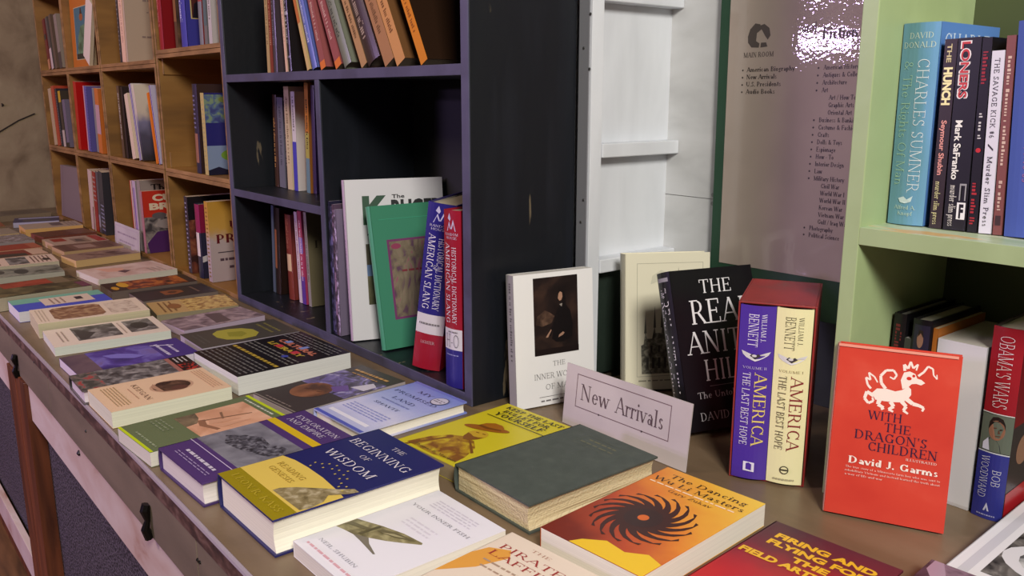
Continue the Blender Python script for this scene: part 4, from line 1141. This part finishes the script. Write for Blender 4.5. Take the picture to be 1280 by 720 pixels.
# ------------------------------------------------------------------ green bookcase, lower compartment
GB = 'books under the green shelf'
book('black hardcover with dull red spine lettering next to green upright', spineout(-.5455, 1.098, 0, .017, 1.0), .138, .239, .017, (20, 18, 22), (150, 146, 140), True, spine=[('m', .94, .3, .25, .75, (110, 34, 40))], group=GB)
book('small dark grey book between two black hardcovers under green shelf', spineout(-.5265, 1.098, 0, .009, .5), .13, .208, .009, (60, 62, 58), (150, 146, 140), False, spine=[('m', .9, .4, .3, .7, (110, 112, 100))], group=GB)
book('black hardcover with suited man pictured on spine', spineout(-.5165, 1.097, 0, .025, .4), .138, .237, .025, (18, 16, 24), (176, 170, 156), True,
     spine=[('r', .1, .66, .92, .97, (40, 36, 58)), ('P', [[(.15, .66), (.85, .66), (.78, .79), (.6, .83), (.4, .83), (.22, .78)]], (22, 20, 30)), ('e', .48, .885, .17, .045, (150, 110, 92)), ('P', [[(.34, .90), (.4, .94), (.6, .94), (.64, .9), (.5, .925)]], (44, 34, 30)), ('P', [[(.42, .83), (.56, .83), (.5, .70)]], (214, 210, 214)), ('r', .1, .60, .9, .65, (150, 34, 36))], group=GB)
book('orange spined book squeezed beside the blank white one', spineout(-.4895, 1.10, 0, .006, 0), .138, .228, .006, (176, 104, 40), (196, 180, 150), False, group=GB)
book('thick blank white book under the green shelf', spineout(-.4815, 1.098, 0, .059, 0), .138, .217, .060, (206, 204, 206), (196, 190, 180), False, spine=[('r', 0, 0.005, 1, .02, (190, 186, 186))], group=GB, rough=.35)
book('thick red white and blue spined hardcover with portrait at right edge', spineout(-.4165, 1.097, 0, .036, 0, 2), .138, .248, .036, (58, 46, 50), (214, 208, 196), True,
     [('r', 0, .5, 1, 1, (120, 24, 34)), ('e', .3, .35, .16, .08, (150, 110, 90)), ('e', .65, .30, .16, .08, (170, 130, 110)), ('r', 0, 0, 1, .15, (170, 30, 40))],
     spine=[('r', 0, .56, 1, 1, (150, 26, 38)), ('r', 0, .36, 1, .56, (96, 104, 92)), ('P', [[(.12, .362), (.72, .362), (.66, .40), (.5, .43), (.3, .43)]], (30, 32, 50)), ('e', .52, .475, .26, .052, (140, 98, 78)), ('P', [[(.255, .475), (.27, .515), (.36, .54), (.52, .546), (.68, .538), (.77, .51), (.785, .482), (.73, .508), (.60, .522), (.44, .518), (.33, .497)]], (34, 28, 27)), ('P', [[(.42, .487), (.52, .490), (.52, .486), (.42, .483)], [(.50, .447), (.66, .450), (.66, .446), (.50, .443)], [(.58, .482), (.64, .462), (.57, .460)]], (96, 62, 50)), ('P', [[(.12, .40), (.28, .43), (.36, .365), (.12, .365)]], (206, 206, 222)), ('P', [[(.62, .478), (.70, .482), (.70, .487), (.62, .486)]], (50, 34, 30)),
            ('r', 0, 0, 1, .355, (46, 50, 130)), ('r', 0, .352, 1, .358, (196, 200, 206)), ('r', 0, .558, 1, .563, (206, 206, 206)), ("v", "OBAMA'S WARS", .96, .59, .28, .74, (230, 220, 222), 'thin'), ('v', 'BOB', .27, .18, .56, .82, (226, 226, 236), 'thin'), ('v', 'WOODWARD', .335, .11, .16, .42, (226, 226, 236), 'thin'),
            ('P', [[(.4, .045), (.5, .09), (.6, .045), (.54, .045), (.5, .065), (.46, .045)]], (190, 190, 214)), ('l', .2, .8, .015, .035, 1, (150, 150, 190))], group=GB, rough=.28)

# ------------------------------------------------------------------ dark bookcase, large compartment
DB = 'books in the large compartment of the dark bookcase'
z0 = .0208
for i, (c, t, h, lab) in enumerate((((40, 38, 60), .0075, .285, 'thin dark blue magazine spine beside the bookcase divider'), ((60, 56, 84), .0075, .275, 'thin slate magazine second from the bookcase divider'),
                                    ((84, 66, 84), .0075, .280, 'thin mauve speckled magazine third from the bookcase divider'), ((120, 108, 130), .008, .27, 'thin silver-grey magazine against the large white book'))):
    book(lab, spineout(-1.6355 + .0083 * i, .838, z0, t, 0), .20, h, t, c, (170, 160, 170), False,
         spine=[('r', 0, .02, 1, .96, art('magazine_spine_%d' % i, [(.35, tuple(v // 2 for v in c)), (.5, c), (.62, tuple(min(255, int(v * 1.8)) for v in c))], 60))], group='thin magazines beside the divider', rough=.22, name='magazine')
blk = (22, 22, 24)
art('landscape_photo', [(.3, (40, 44, 34)), (.5, (92, 88, 60)), (.65, (120, 112, 84)), (.8, (96, 118, 150))], 18)
book('large white hardcover with green and black block title behind green book', faceout(-1.546, .836, 72, 6.5, .022, z0), .208, .332, .022, (222, 218, 222), (196, 190, 186), True,
     [('t', 'K', .17, .44, .73, .165, (44, 78, 56), 'black'), ('t', 'The', .47, .60, .878, .024, blk, 'bold'), ('t', 'RUGER', .46, .99, .765, .102, blk, 'black'), ('t', 'A S', .2, .34, .655, .03, blk, 'bold'), ('r', .18, .22, .94, .60, 'landscape_photo'), ('r', .18, .47, .94, .60, (84, 76, 60)), ('r', .18, .40, .94, .47, (104, 128, 170)), ('e', .5, .34, .16, .07, (70, 68, 58))],
     spine=[('m', .75, .12, .35, .7, (150, 120, 160))], spine_col=(196, 176, 196), group=DB)
NAMED['map_print'] = lambda: noise_mat('map_print', [(.36, (96, 66, 84)), (.47, (120, 106, 84)), (.6, (136, 122, 98)), (.72, (150, 86, 100))], (30, 16, 30), .5, 6, 2.5)
book('jade green hardcover with old map picture leaning on white book', faceout(-1.443, .852, 86, 10.5, .018, z0), .16, .288, .018, (66, 138, 106), (176, 170, 150), True,
     [('r', .18, .20, 1, .76, (122, 60, 104)), ('r', .21, .215, 1, .745, 'map_print'), ('e', .3, .71, .07, .02, (150, 66, 90)), ('l', .35, .8, .52, .56, 1, (130, 54, 60)), ('r', .1, .90, .98, .905, (70, 160, 124))], spine_col=(76, 156, 120), group=DB)
bl, rd, wh = (40, 34, 116), (150, 22, 42), (206, 200, 204)


def dict_spine(a, b, c, vol, yy_):
    return [('r', 0, 0, 1, .22, a), ('r', 0, .22, 1, .34, wh), ('r', 0, .34, 1, 1, b), ('P', [[(.25, .885), (.4, .94), (.5, .90), (.62, .95), (.75, .885)]], (190, 184, 214)), ('P', [[(.32, .955), (.42, .985), (.5, .955), (.45, .94)]], (190, 184, 214)), ('t', 'RANDOM', .14, .86, .862, .014, (206, 200, 222), 'serif'), ('t', 'HOUSE', .2, .8, .842, .014, (206, 200, 222), 'serif'),
            ('v', 'HISTORICAL DICTIONARY', .80, .37, .54, .76, (220, 214, 226), 'serif'), ('v', 'OF', .64, .61, .44, .54, (220, 214, 226), 'serif'), ('v', 'AMERICAN SLANG', .82, .37, .16, .42, (226, 220, 230), 'serif')] + c


book('blue spined dictionary volume with red foot tilting in bookcase', spineout(-1.318, .834, z0, .055, 7.4, 33), .175, .312, .055, (40, 34, 116), (196, 184, 160), True,
     [('r', 0, 0, 1, .22, rd)], spine=dict_spine(rd, bl, [('l', .12, .88, .27, .30, 1, (120, 114, 116)), ('t', 'LIGHTER', .25, .75, .16, .018, (196, 176, 180), 'serif')], 1, 0), group='dictionary volumes in the dark bookcase', rough=.3)
book('red spined dictionary volume with blue foot upright beside bookcase side', spineout(-1.204, .832, z0, .042, .3, 8), .20, .312, .042, rd, (196, 184, 160), True,
     spine=dict_spine(bl, rd, [('t', 'H-O', .12, .88, .235, .075, (50, 46, 60), 'thin'), ('l', .3, .8, .315, .335, 1, (120, 114, 116)), ('l', .15, .85, .185, .20, 1, (150, 150, 196))], 2, 0), group='dictionary volumes in the dark bookcase', rough=.3)

# ------------------------------------------------------------------ dark bookcase, upper shelf
US = 'books on the upper shelf of the dark bookcase'
z1 = .5709


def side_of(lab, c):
    return (44, 28, 18) if 'right end of leaning' in lab else ((112, 76, 46) if 'thick leaning' in lab else c)  # orange book's cover painted brown-black for the shade it stands in


def tx(s, c, a=.9, b=.25, x0=.32, x1=.68, font='serif'):
    return [('m', a, b, x0, x1, c)]


dkb = (36, 30, 34)
for lab, x, t, h, roll, c, sp_, w, hard in (
    ('narrow khaki book leftmost on the upper dark shelf', -1.918, .0145, .232, 1, (176, 150, 104), tx('GARDENS', (120, 96, 60)), .15, False),
    ('narrow red-brown book second from left on upper dark shelf', -1.901, .0140, .228, 1, (126, 52, 40), tx('RED EARTH', (186, 140, 110)), .15, False),
    ('dark grey book third from left on upper dark shelf', -1.884, .020, .230, 1, (62, 54, 62), tx('STORMS', (110, 100, 110)), .15, True),
    ('slim pale pink book on the upper dark shelf', -1.823, .010, .236, -3.4, (222, 184, 160), tx('POEMS', (170, 130, 110)), .14, False),
    ('black book with silver marks on the upper dark shelf', -1.8085, .016, .236, -3, (26, 24, 28), tx('NIGHT', (170, 166, 172)) + [('r', 0, .5, 1, .53, (150, 146, 150)), ('r', 0, .12, 1, .14, (96, 92, 104))], .15, True),
    ('slim cream and orange book leaning on black one', -1.719, .012, .226, -19, (206, 176, 120), [('r', 0, .45, 1, .7, (190, 110, 60))], .15, False),
    ('periwinkle blue leaning book on the upper dark shelf', -1.694, .021, .228, -19.5, (92, 106, 176), tx('A BLUE HISTORY', (196, 200, 226)), .15, True),
    ('left rose pink leaning book with orange foot', -1.656, .022, .226, -18.5, (152, 84, 84), [('r', 0, 0, 1, .07, (222, 120, 56))] + tx('ESSAYS OF A LIFE', (206, 166, 156)), .15, False),
    ('right rose pink leaning book with orange foot', -1.592, .025, .230, -26, (152, 82, 84), [('r', 0, 0, 1, .07, (222, 120, 56))] + tx('ESSAYS OF A LIFE', (206, 166, 156)), .15, False),
    ('silver-green leaning book on the upper dark shelf', -1.556, .029, .232, -26.5, (120, 124, 108), tx('THE QUIET HILLS', (70, 76, 70)), .16, True),
    ('tan leaning book beside the dark glossy one', -1.491, .022, .230, -28, (182, 140, 98), tx('MEMORIES', (110, 80, 50)), .15, False),
    ('dark brown glossy leaning book with pale lettering', -1.4635, .045, .236, -28, (58, 42, 40), tx('THE LONG WINTER', (170, 150, 136), .86, .2), .16, True),
    ('brown-tan leaning book with worn spine on upper shelf', -1.405, .0335, .228, -28.5, (172, 124, 86), tx('FRONTIER', (120, 84, 56)), .15, False),
    ('light orange-tan thick leaning book on upper shelf', -1.3645, .030, .230, -28.5, (206, 148, 92), tx('FLORIDA NOVELLA', (130, 86, 50)), .15, False),
    ('bright orange book at right end of leaning row', -1.287, .022, .230, -28, (214, 130, 34), tx('SONG', (150, 84, 20)), .15, False)):
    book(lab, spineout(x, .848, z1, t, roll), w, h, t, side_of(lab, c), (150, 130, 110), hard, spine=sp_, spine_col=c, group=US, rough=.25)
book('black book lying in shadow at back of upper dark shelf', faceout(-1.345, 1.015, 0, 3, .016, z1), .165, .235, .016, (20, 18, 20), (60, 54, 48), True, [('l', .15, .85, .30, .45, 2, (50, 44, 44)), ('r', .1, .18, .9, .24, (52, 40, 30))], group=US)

MS = 'books on the middle shelf of the dark bookcase'
z2 = .2938
for lab, x, y, t, h, roll, c, sp_, hard in (
    ('dark brown book with gold lettering leftmost on middle shelf', -2.098, .93, .0225, .229, 3, (66, 44, 32), tx('THOMAS PALMER', (190, 140, 84), .75, .2), True),
    ('silver-grey book second on the middle shelf', -2.070, .93, .0325, .222, 2.2, (112, 110, 122), tx('VOYAGES', (80, 78, 90)), False),
    ('thin dark speckled book on the middle shelf', -2.0305, .93, .0105, .220, 2, (52, 42, 52), tx('NOTES', (150, 130, 140)), False),
    ('cream spined book catching light on middle shelf', -2.012, .925, .026, .248, 1, (206, 186, 150), tx('THE VALLEY', (140, 116, 90)), False),
    ('white spined book with blue lower half', -1.975, .925, .020, .236, 1.2, (214, 206, 206), [('r', 0, 0, 1, .5, (76, 70, 176))] + tx('RIVERS', (90, 80, 90), .95, .6), False),
    ('multicoloured spined tall book on middle shelf', -1.908, .925, .0185, .256, 2.6, (190, 120, 50), [('r', 0, 0, 1, .32, (110, 140, 150)), ('r', 0, .32, 1, .55, (176, 166, 84))] + tx('A TALE OF SEASONS', (60, 50, 40), .85, .4), False),
    ('dim violet book against the bookcase divider', -1.886, .93, .018, .250, 2.6, (60, 44, 84), [], True)):
    book(lab, spineout(x, y, z2, t, roll), .118, h, t, c, (150, 130, 120), hard, spine=sp_, group=MS, rough=.25)
BS = 'books in the low left compartment of the dark bookcase'
for lab, x, t, h, roll, c, sp_, hard in (
    ('slim slate blue book leftmost in low left compartment', -2.099, .014, .228, 4, (84, 94, 110), [], False),
    ('brown-black book with orange lettering in low left compartment', -2.081, .030, .225, 4, (40, 26, 22), [('r', .1, .3, .6, .75, (150, 92, 60))], True),
    ('red-brown book with cream label low in dark bookcase', -2.003, .032, .214, -.6, (120, 50, 40), [('r', .15, .34, .85, .54, (206, 176, 140)), ('m', .95, .6, .3, .7, (170, 110, 90))], True),
    ('slim white and pink book low in dark bookcase', -1.945, .015, .225, -1.8, (214, 196, 206), tx('GRACE', (150, 90, 120)), False),
    ('pink and violet book low in dark bookcase', -1.927, .020, .229, -1.8, (170, 60, 96), [('r', 0, 0, 1, .3, (96, 60, 150)), ('r', 0, .55, 1, .72, (140, 120, 190))] + tx('CITY LIFE', (230, 200, 216)), False),
    ('silver spined book with olive cover low in dark bookcase', -1.893, .014, .229, -1.9, (150, 142, 140), tx('INDIANS', (90, 86, 84)), False)):
    book(lab, spineout(x, .908, .0208, t, roll), .138, h, t, c, (150, 136, 120), hard, [('r', 0, 0, 1, 1, (120, 110, 84)), ('t', 'IN', .1, .5, .62, .08, (60, 52, 40), 'serif')] if 'olive' in lab else (), sp_, group=BS, rough=.28)

# ------------------------------------------------------------------ books in the crates
def crate_book(lab, x, y, z, t, h, roll, c, sp_=(), front=(), w=.15, hard=False, grp='', sc=None):
    book(lab, spineout(x, y, z, t, roll), w, h, t, c, (206, 186, 160), hard, front, sp_, spine_col=sc, group=grp, rough=.3)


g = 'books in the top crate nearest the dark bookcase'
za = .6483
crate_book('red hardcover with shiny spine in top crate nearest the dark bookcase', -2.632, .842, za, .036, .24, 1, (140, 18, 26), tx('THE CROWN', (206, 120, 120)), w=.17, hard=True, grp=g)
crate_book('brown photo book beside shiny red hardcover', -2.520, .85, za, .020, .235, 1, (84, 56, 40), [('r', 0, .3, 1, .8, (130, 84, 50))], [('r', 0, 0, 1, 1, art('brown_photo', [(.3, (40, 28, 22)), (.6, (110, 76, 50)), (.8, (150, 110, 80))], 20))], w=.15, grp=g)
crate_book('blue book with portrait of suited man on cover', -2.448, .842, za, .045, .24, 0, (60, 60, 150), tx('THE PRESIDENT', (200, 200, 236)),
           [('r', .08, .30, .60, .84, (196, 176, 120)), ('r', .10, .31, .585, .83, (84, 40, 36)), ('P', [[(.11, .31), (.575, .31), (.54, .45), (.43, .53), (.27, .53), (.14, .46)]], (26, 24, 34)), ('e', .35, .64, .093, .105, (190, 140, 110)), ('P', [[(.25, .67), (.256, .75), (.34, .79), (.43, .76), (.447, .68), (.40, .72), (.305, .72)]], (44, 28, 22)), ('P', [[(.305, .53), (.40, .53), (.367, .36), (.342, .36)]], (226, 220, 220)), ('P', [[(.342, .51), (.367, .51), (.373, .38), (.336, .38)]], (40, 30, 50)), ('P', [[(.30, .655), (.33, .655), (.33, .648), (.30, .648)], [(.365, .655), (.395, .655), (.395, .648), (.365, .648)], [(.325, .59), (.378, .59), (.378, .583), (.325, .583)]], (84, 50, 40)), ('l', .4, .8, .12, .2, 1, (150, 150, 200))], w=.17, hard=True, grp=g)
crate_book('shiny red and silver spined book in top crate', -2.311, .842, za, .026, .235, 2, (150, 60, 54), [('r', 0, 0, 1, .45, (120, 120, 124))], hard=True, grp=g)
crate_book('grey book second from right in the top crate', -2.276, .842, za, .020, .23, 2, (110, 108, 108), [('r', 0, .2, 1, .5, (84, 104, 110))], grp=g)
crate_book('pale grey-white book at right end of the top crate', -2.246, .842, za, .022, .235, 2, (190, 182, 182), tx('LETTERS', (120, 110, 110)), grp=g)
g = 'books in the top crate third from the concrete wall'
zb = .6245
crate_book('thin dark speckled spined book in middle top crate', -3.034, .842, zb, .016, .235, 2, (60, 50, 54), [('l', .1, .9, .1, .9, 14, (120, 110, 110))], grp=g, w=.17)
crate_book('pale pink spined book beside speckled dark one', -3.009, .842, zb, .040, .24, 2, (226, 186, 160), tx('SEA', (190, 150, 130)), grp=g, w=.17)
crate_book('large greyish cream book with faint handwriting on cover', -2.962, .842, zb, .014, .24, 2, (190, 168, 150), (), [('l', .3, .9, .75, .85, 1, (150, 130, 124)), ('l', .35, .8, .62, .66, 1, (150, 130, 124)), ('l', .5, .9, .42, .48, 1, (150, 130, 124)), ('l', .25, .7, .3, .36, 1, (140, 120, 116))], grp=g, w=.19)
g = 'books in the top crate second from the concrete wall'
book('orange book with blue-green picture leaning in top crate', faceout(-3.700, .858, 0, 1.5, .018, .6245), .250, .268, .02, (186, 104, 30), (176, 150, 120), False,
     [('r', .22, .10, .96, .80, (190, 170, 130)), ('r', .235, .11, .95, .79, (62, 106, 120)), ('P', [[(.3, .11), (.95, .11), (.95, .42), (.8, .56), (.55, .54), (.4, .40)]], art('sage_field', [(.35, (60, 84, 56)), (.55, (96, 130, 96)), (.8, (120, 150, 110))], 30)), ('e', .62, .66, .10, .05, (150, 84, 44)), ('P', [[(.56, .7), (.68, .7), (.64, .78), (.6, .78)]], (60, 34, 26)), ('r', .26, .11, .95, .18, (30, 34, 30))], group=g, spine_col=(150, 80, 30))
r = math.radians(30)
book('narrow white booklet tilted right in front of the orange book', frame((math.cos(r), 0, -math.sin(r)), (math.sin(r), 0, math.cos(r)), (0, -1, 0), (-3.488, .854, .6252 + .078 * math.sin(r))), .078, .232, .012, (222, 206, 190), (226, 206, 180), False, group=g)
g = 'books in the top crate beside the concrete wall'
for lab, x, t, h, roll, c, s in (('dark red spined book in top crate beside concrete wall', -4.055, .036, .20, -9, (110, 30, 34), [('r', 0, .6, 1, .7, (40, 30, 40)), ('r', 0, 0, 1, .2, (190, 130, 90))]), ('white footed grey book in top crate beside concrete wall', -4.0, .036, .205, -9, (84, 74, 72), [('r', 0, 0, 1, .4, (206, 186, 180))]),
                                 ('brown-grey book in top crate beside concrete wall', -3.94, .036, .21, -8, (96, 76, 64), []), ('pale stone grey book in top crate beside concrete wall', -3.862, .045, .205, -6, (142, 128, 118), [('r', 0, 0, 1, .3, (70, 58, 60))])):
    crate_book(lab, x, .842, zb, t, h, roll, c, s, grp=g)
g = 'books in the middle crate nearest the dark bookcase'
zc = .3125
crate_book('dark violet spined book in middle crate nearest dark bookcase', -2.406, .842, zc, .034, .238, 2, (44, 34, 56), [('r', 0, 0, .8, .45, (150, 100, 84)), ('r', 0, .0, 1, .12, (40, 34, 60)), ('l', .2, .7, .5, .9, 8, (130, 120, 160))], [('r', 0, 0, 1, 1, (60, 40, 34))], w=.16, grp=g, hard=True)
art('aqua_pattern', [(.35, (60, 66, 120)), (.5, (84, 104, 140)), (.62, (130, 150, 110)), (.8, (96, 120, 160))], 50)
crate_book('blue and green patterned book in middle crate', -2.333, .838, zc, .024, .215, .8, (40, 40, 110), [('l', .1, .6, .05, .95, 16, (190, 176, 130))],
           [('r', 0, .64, 1, .98, 'aqua_pattern'), ('e', .5, .72, .24, .08, (130, 150, 70)), ('e', .4, .92, .2, .05, (130, 140, 70)), ('r', 0, 0, 1, .36, (130, 146, 176)), ('e', .55, .24, .36, .10, (120, 160, 50)), ('P', [[(0, 0), (1, 0), (1, .06), (.85, .10), (.75, .06), (.6, .14), (.5, .07), (.3, .05), (.15, .1), (0, .06)]], (26, 26, 50)), ('P', [[(.7, .42), (.9, .52), (.94, .56), (.86, .52), (.66, .44)]], (150, 156, 110))], w=.19, grp=g, sc=(190, 170, 110))
crate_book('pale violet book behind blue patterned one in crate', -2.268, .90, zc, .024, .24, 0, (170, 160, 190), [('r', 0, .8, 1, 1, (110, 60, 50))], w=.14, grp=g)
g = 'books in the middle crate third from the concrete wall'
zd = .3166
crate_book('brown book with white lettering in middle crate', -3.110, .842, zd, .026, .236, 0, (66, 44, 34), tx('WESTERN', (206, 196, 180)), grp=g, sc=(90, 66, 50))
crate_book('dark brown hardcover beside white-lettered brown book', -3.080, .846, zd, .022, .232, 0, (44, 30, 28), grp=g, hard=True)
crate_book('cream book leaning left in the middle crate', -2.998, .842, zd, .036, .21, -9, (222, 200, 176), grp=g)
crate_book('white book with two violet stripes leaning left', -2.925, .842, zd, .024, .242, -11, (220, 208, 206), [('r', .2, 0, .42, 1, (70, 60, 160)), ('r', .62, 0, .84, 1, (70, 60, 160))], grp=g)
NAMED['dusk_valley'] = lambda: grad_mat('dusk_valley', [(0, (30, 26, 34)), (.3, (70, 66, 90)), (.5, (120, 116, 150)), (.62, (206, 190, 176)), (1, (214, 200, 184))], (0, 0), (0, .24))
crate_book('pale book with misty violet valley cover leaning left', -2.895, .842, zd, .016, .240, -10.5, 'dusk_valley', (), [('t', 'FLYI', .2, .8, .80, .05, (110, 96, 96), 'serif'), ('l', .3, .85, .74, .77, 1, (150, 136, 130)), ('r', .2, .68, .9, .684, (150, 136, 130))], w=.19, grp=g)
crate_book('narrow orange book leaning left in the middle crate', -2.745, .838, zd, .016, .214, -9.5, (222, 116, 20), grp=g, w=.12)
crate_book('slim blue and white book against crate side', -2.716, .838, zd, .014, .236, -9.5, (190, 180, 206), [('r', .3, 0, .7, 1, (60, 56, 140))], grp=g, w=.12)
g = 'books in the middle crate second from the concrete wall'
crate_book('bright red book with broad cover in middle crate', -3.700, .842, zd, .040, .256, 3.5, (184, 14, 14), w=.19, grp=g)
crate_book('pink edged blue ring-bound book in middle crate', -3.556, .842, zd, .045, .238, 3.5, (92, 86, 160), [('r', 0, 0, .3, 1, (206, 160, 170)), ('l', .85, 1.0, .03, .97, 22, (20, 20, 40))], w=.16, grp=g)
crate_book('grey and orange spined book in middle crate', -3.430, .842, zd, .075, .228, 3.0, (200, 110, 46), [('r', 0, 0, .35, 1, (130, 128, 130)), ('r', .35, .3, 1, .75, (190, 150, 160))], grp=g, w=.14)
g = 'books in the middle crate beside the concrete wall'
for lab, x, t, h, roll, c, s in (('off-white book in middle crate beside concrete wall', -4.105, .050, .232, -4, (190, 166, 130), []), ('orange-red book in middle crate beside concrete wall', -4.046, .048, .242, -4, (176, 66, 40), []), ('dark ring-bound book in middle crate beside concrete wall', -3.984, .028, .232, -4, (40, 34, 44), [('l', .1, .9, .05, .95, 20, (110, 104, 120))]),
                                 ('dark book with yellow top in middle crate', -3.938, .040, .222, -3, (60, 50, 40), [('r', 0, .8, 1, 1, (200, 160, 30)), ('r', 0, 0, 1, .3, (196, 180, 166))]), ('grey-violet book in middle crate beside concrete wall', -3.885, .045, .188, -3, (110, 100, 122), [('r', 0, 0, 1, .1, (30, 26, 26))])):
    crate_book(lab, x, .842, zd, t, h, roll, c, s, grp=g)
g = 'books in the bottom crate nearest the dark bookcase'
ze = .0115
crate_book('dark rust patterned book in bottom crate nearest dark bookcase', -2.540, .842, ze, .026, .225, 1, (50, 40, 56), [('l', .2, .6, .05, .95, 16, (170, 160, 190))], [('r', 0, 0, 1, .7, art('rust_print', [(.35, (60, 30, 26)), (.5, (120, 60, 44)), (.7, (150, 90, 60))], 30)), ('r', 0, .7, 1, 1, (30, 24, 28))], w=.17, grp=g)
crate_book('purple and white spined hardcover in bottom crate', -2.455, .842, ze, .036, .212, .5, (40, 38, 60), [('r', 0, .62, 1, 1, (140, 30, 80)), ('r', .0, .3, .8, .62, (220, 206, 200))], [('r', 0, .62, 1, 1, (130, 20, 60)), ('P', [[(0, .3), (1, .5), (1, .42), (0, .22)]], (200, 190, 190))], w=.16, hard=True, grp=g)
NAMED['gold_fade'] = lambda: grad_mat('gold_fade', [(0, (176, 156, 160)), (.5, (182, 164, 164)), (.65, (196, 150, 70)), (1, (190, 140, 50))], (0, 0), (0, .225))
crate_book('gold and grey book with dark red title in bottom crate', -2.378, .842, ze, .026, .225, .5, 'gold_fade', [('l', .2, .7, .05, .95, 18, (150, 110, 60))], [('t', 'U', .34, .50, .64, .11, (96, 20, 30), 'heavy'), ('t', 'PRI', .10, .52, .48, .11, (96, 20, 30), 'heavy'), ('r', .12, .36, .98, .372, (70, 60, 70)), ('l', .15, .9, .24, .33, 1, (84, 64, 76)), ('l', .3, .8, .14, .23, 1, (84, 64, 76))], w=.168, grp=g)
book('black book with grey capitals at back of bottom crate', faceout(-2.58, 1.019, 0, .8, .018, .0118), .26, .262, .018, (26, 20, 22), (80, 70, 60), True, [('t', 'MARI', .36, .80, .84, .09, (110, 100, 104), 'serif'), ('P', [[(.10, .80), (.16, .79), (.13, .84), (.13, .90), (.17, .95), (.11, .93), (.08, .87)]], (150, 110, 80))], group=g)
g = 'books in the bottom crate third from the concrete wall'
crate_book('red edged thin book in bottom crate', -3.062, .842, ze, .022, .232, 0, (190, 60, 46), [('r', .4, 0, 1, 1, (206, 186, 176))], grp=g)
crate_book('violet and white spined book in bottom crate', -3.036, .842, ze, .034, .234, 0, (190, 170, 190), [('r', .2, .1, .5, .9, (130, 96, 170))], [('r', 0, 0, 1, 1, (140, 128, 126)), ('t', 'The', .45, .95, .80, .09, (40, 34, 36), 'serif')], w=.19, grp=g)
crate_book('grey-topped script title book in bottom crate', -2.998, .846, ze, .034, .238, 0, (150, 136, 132), (), [('t', 'The', .18, .52, .86, .08, (34, 30, 32), 'heavy')], w=.185, grp=g)
art('cartoon_grey', [(.35, (60, 56, 60)), (.5, (120, 112, 112)), (.68, (160, 148, 144))], 40)
crate_book('red comic style book with cream block title in bottom crate', -2.960, .842, ze, .022, .205, 0, (196, 50, 34), [('r', 0, 0, 1, 1, (176, 120, 130))], [('r', 0, 0, 1, .58, 'cartoon_grey'), ('P', [[(.05, 0), (.9, 0), (.95, .2), (.6, .36), (.2, .34), (.02, .16)]], (74, 36, 96)), ('l', .4, .8, .08, .28, 3, (190, 160, 130)), ('t', 'CU', .16, .50, .84, .10, (226, 206, 180), 'black'), ('t', 'BR', .10, .46, .70, .10, (226, 206, 180), 'black'), ('t', 'A', .34, .52, .58, .10, (226, 206, 180), 'black'), ('e', .4, .46, .2, .08, (150, 140, 140)), ('e', .25, .6, .12, .05, (96, 90, 94)), ('P', [[(.5, .5), (.98, .28), (.98, .34), (.54, .54)]], (60, 50, 52))], w=.195, grp=g)
g = 'books in the bottom crate second from the concrete wall'
crate_book('white spined book in bottom crate second from wall', -3.625, .842, ze, .052, .232, 5, (206, 180, 168), [('r', .7, 0, .9, .4, (120, 60, 60))], grp=g)
crate_book('crimson spined book in bottom crate second from wall', -3.562, .842, ze, .040, .230, 5, (150, 40, 34), [('l', .1, .9, .5, .95, 6, (190, 150, 140))], grp=g)
crate_book('slate grey spined book in bottom crate second from wall', -3.512, .842, ze, .030, .234, 5, (84, 80, 86), [('r', .2, .1, .8, .3, (150, 150, 160))], grp=g)
crate_book('charcoal book with white and blue specks in bottom crate', -3.474, .842, ze, .050, .236, 5, (56, 54, 62), [('l', .1, .9, .05, .5, 7, (150, 150, 170))], grp=g)
g = 'books in the bottom crate beside the concrete wall'
book('large plain grey-mauve folder in bottom crate beside concrete wall', faceout(-4.140, .846, 2, 4, .03, ze), .31, .218, .03, (128, 112, 112), (150, 136, 130), False, [('r', .1, 0, .115, 1, (110, 96, 98))], group=g, name='folder')
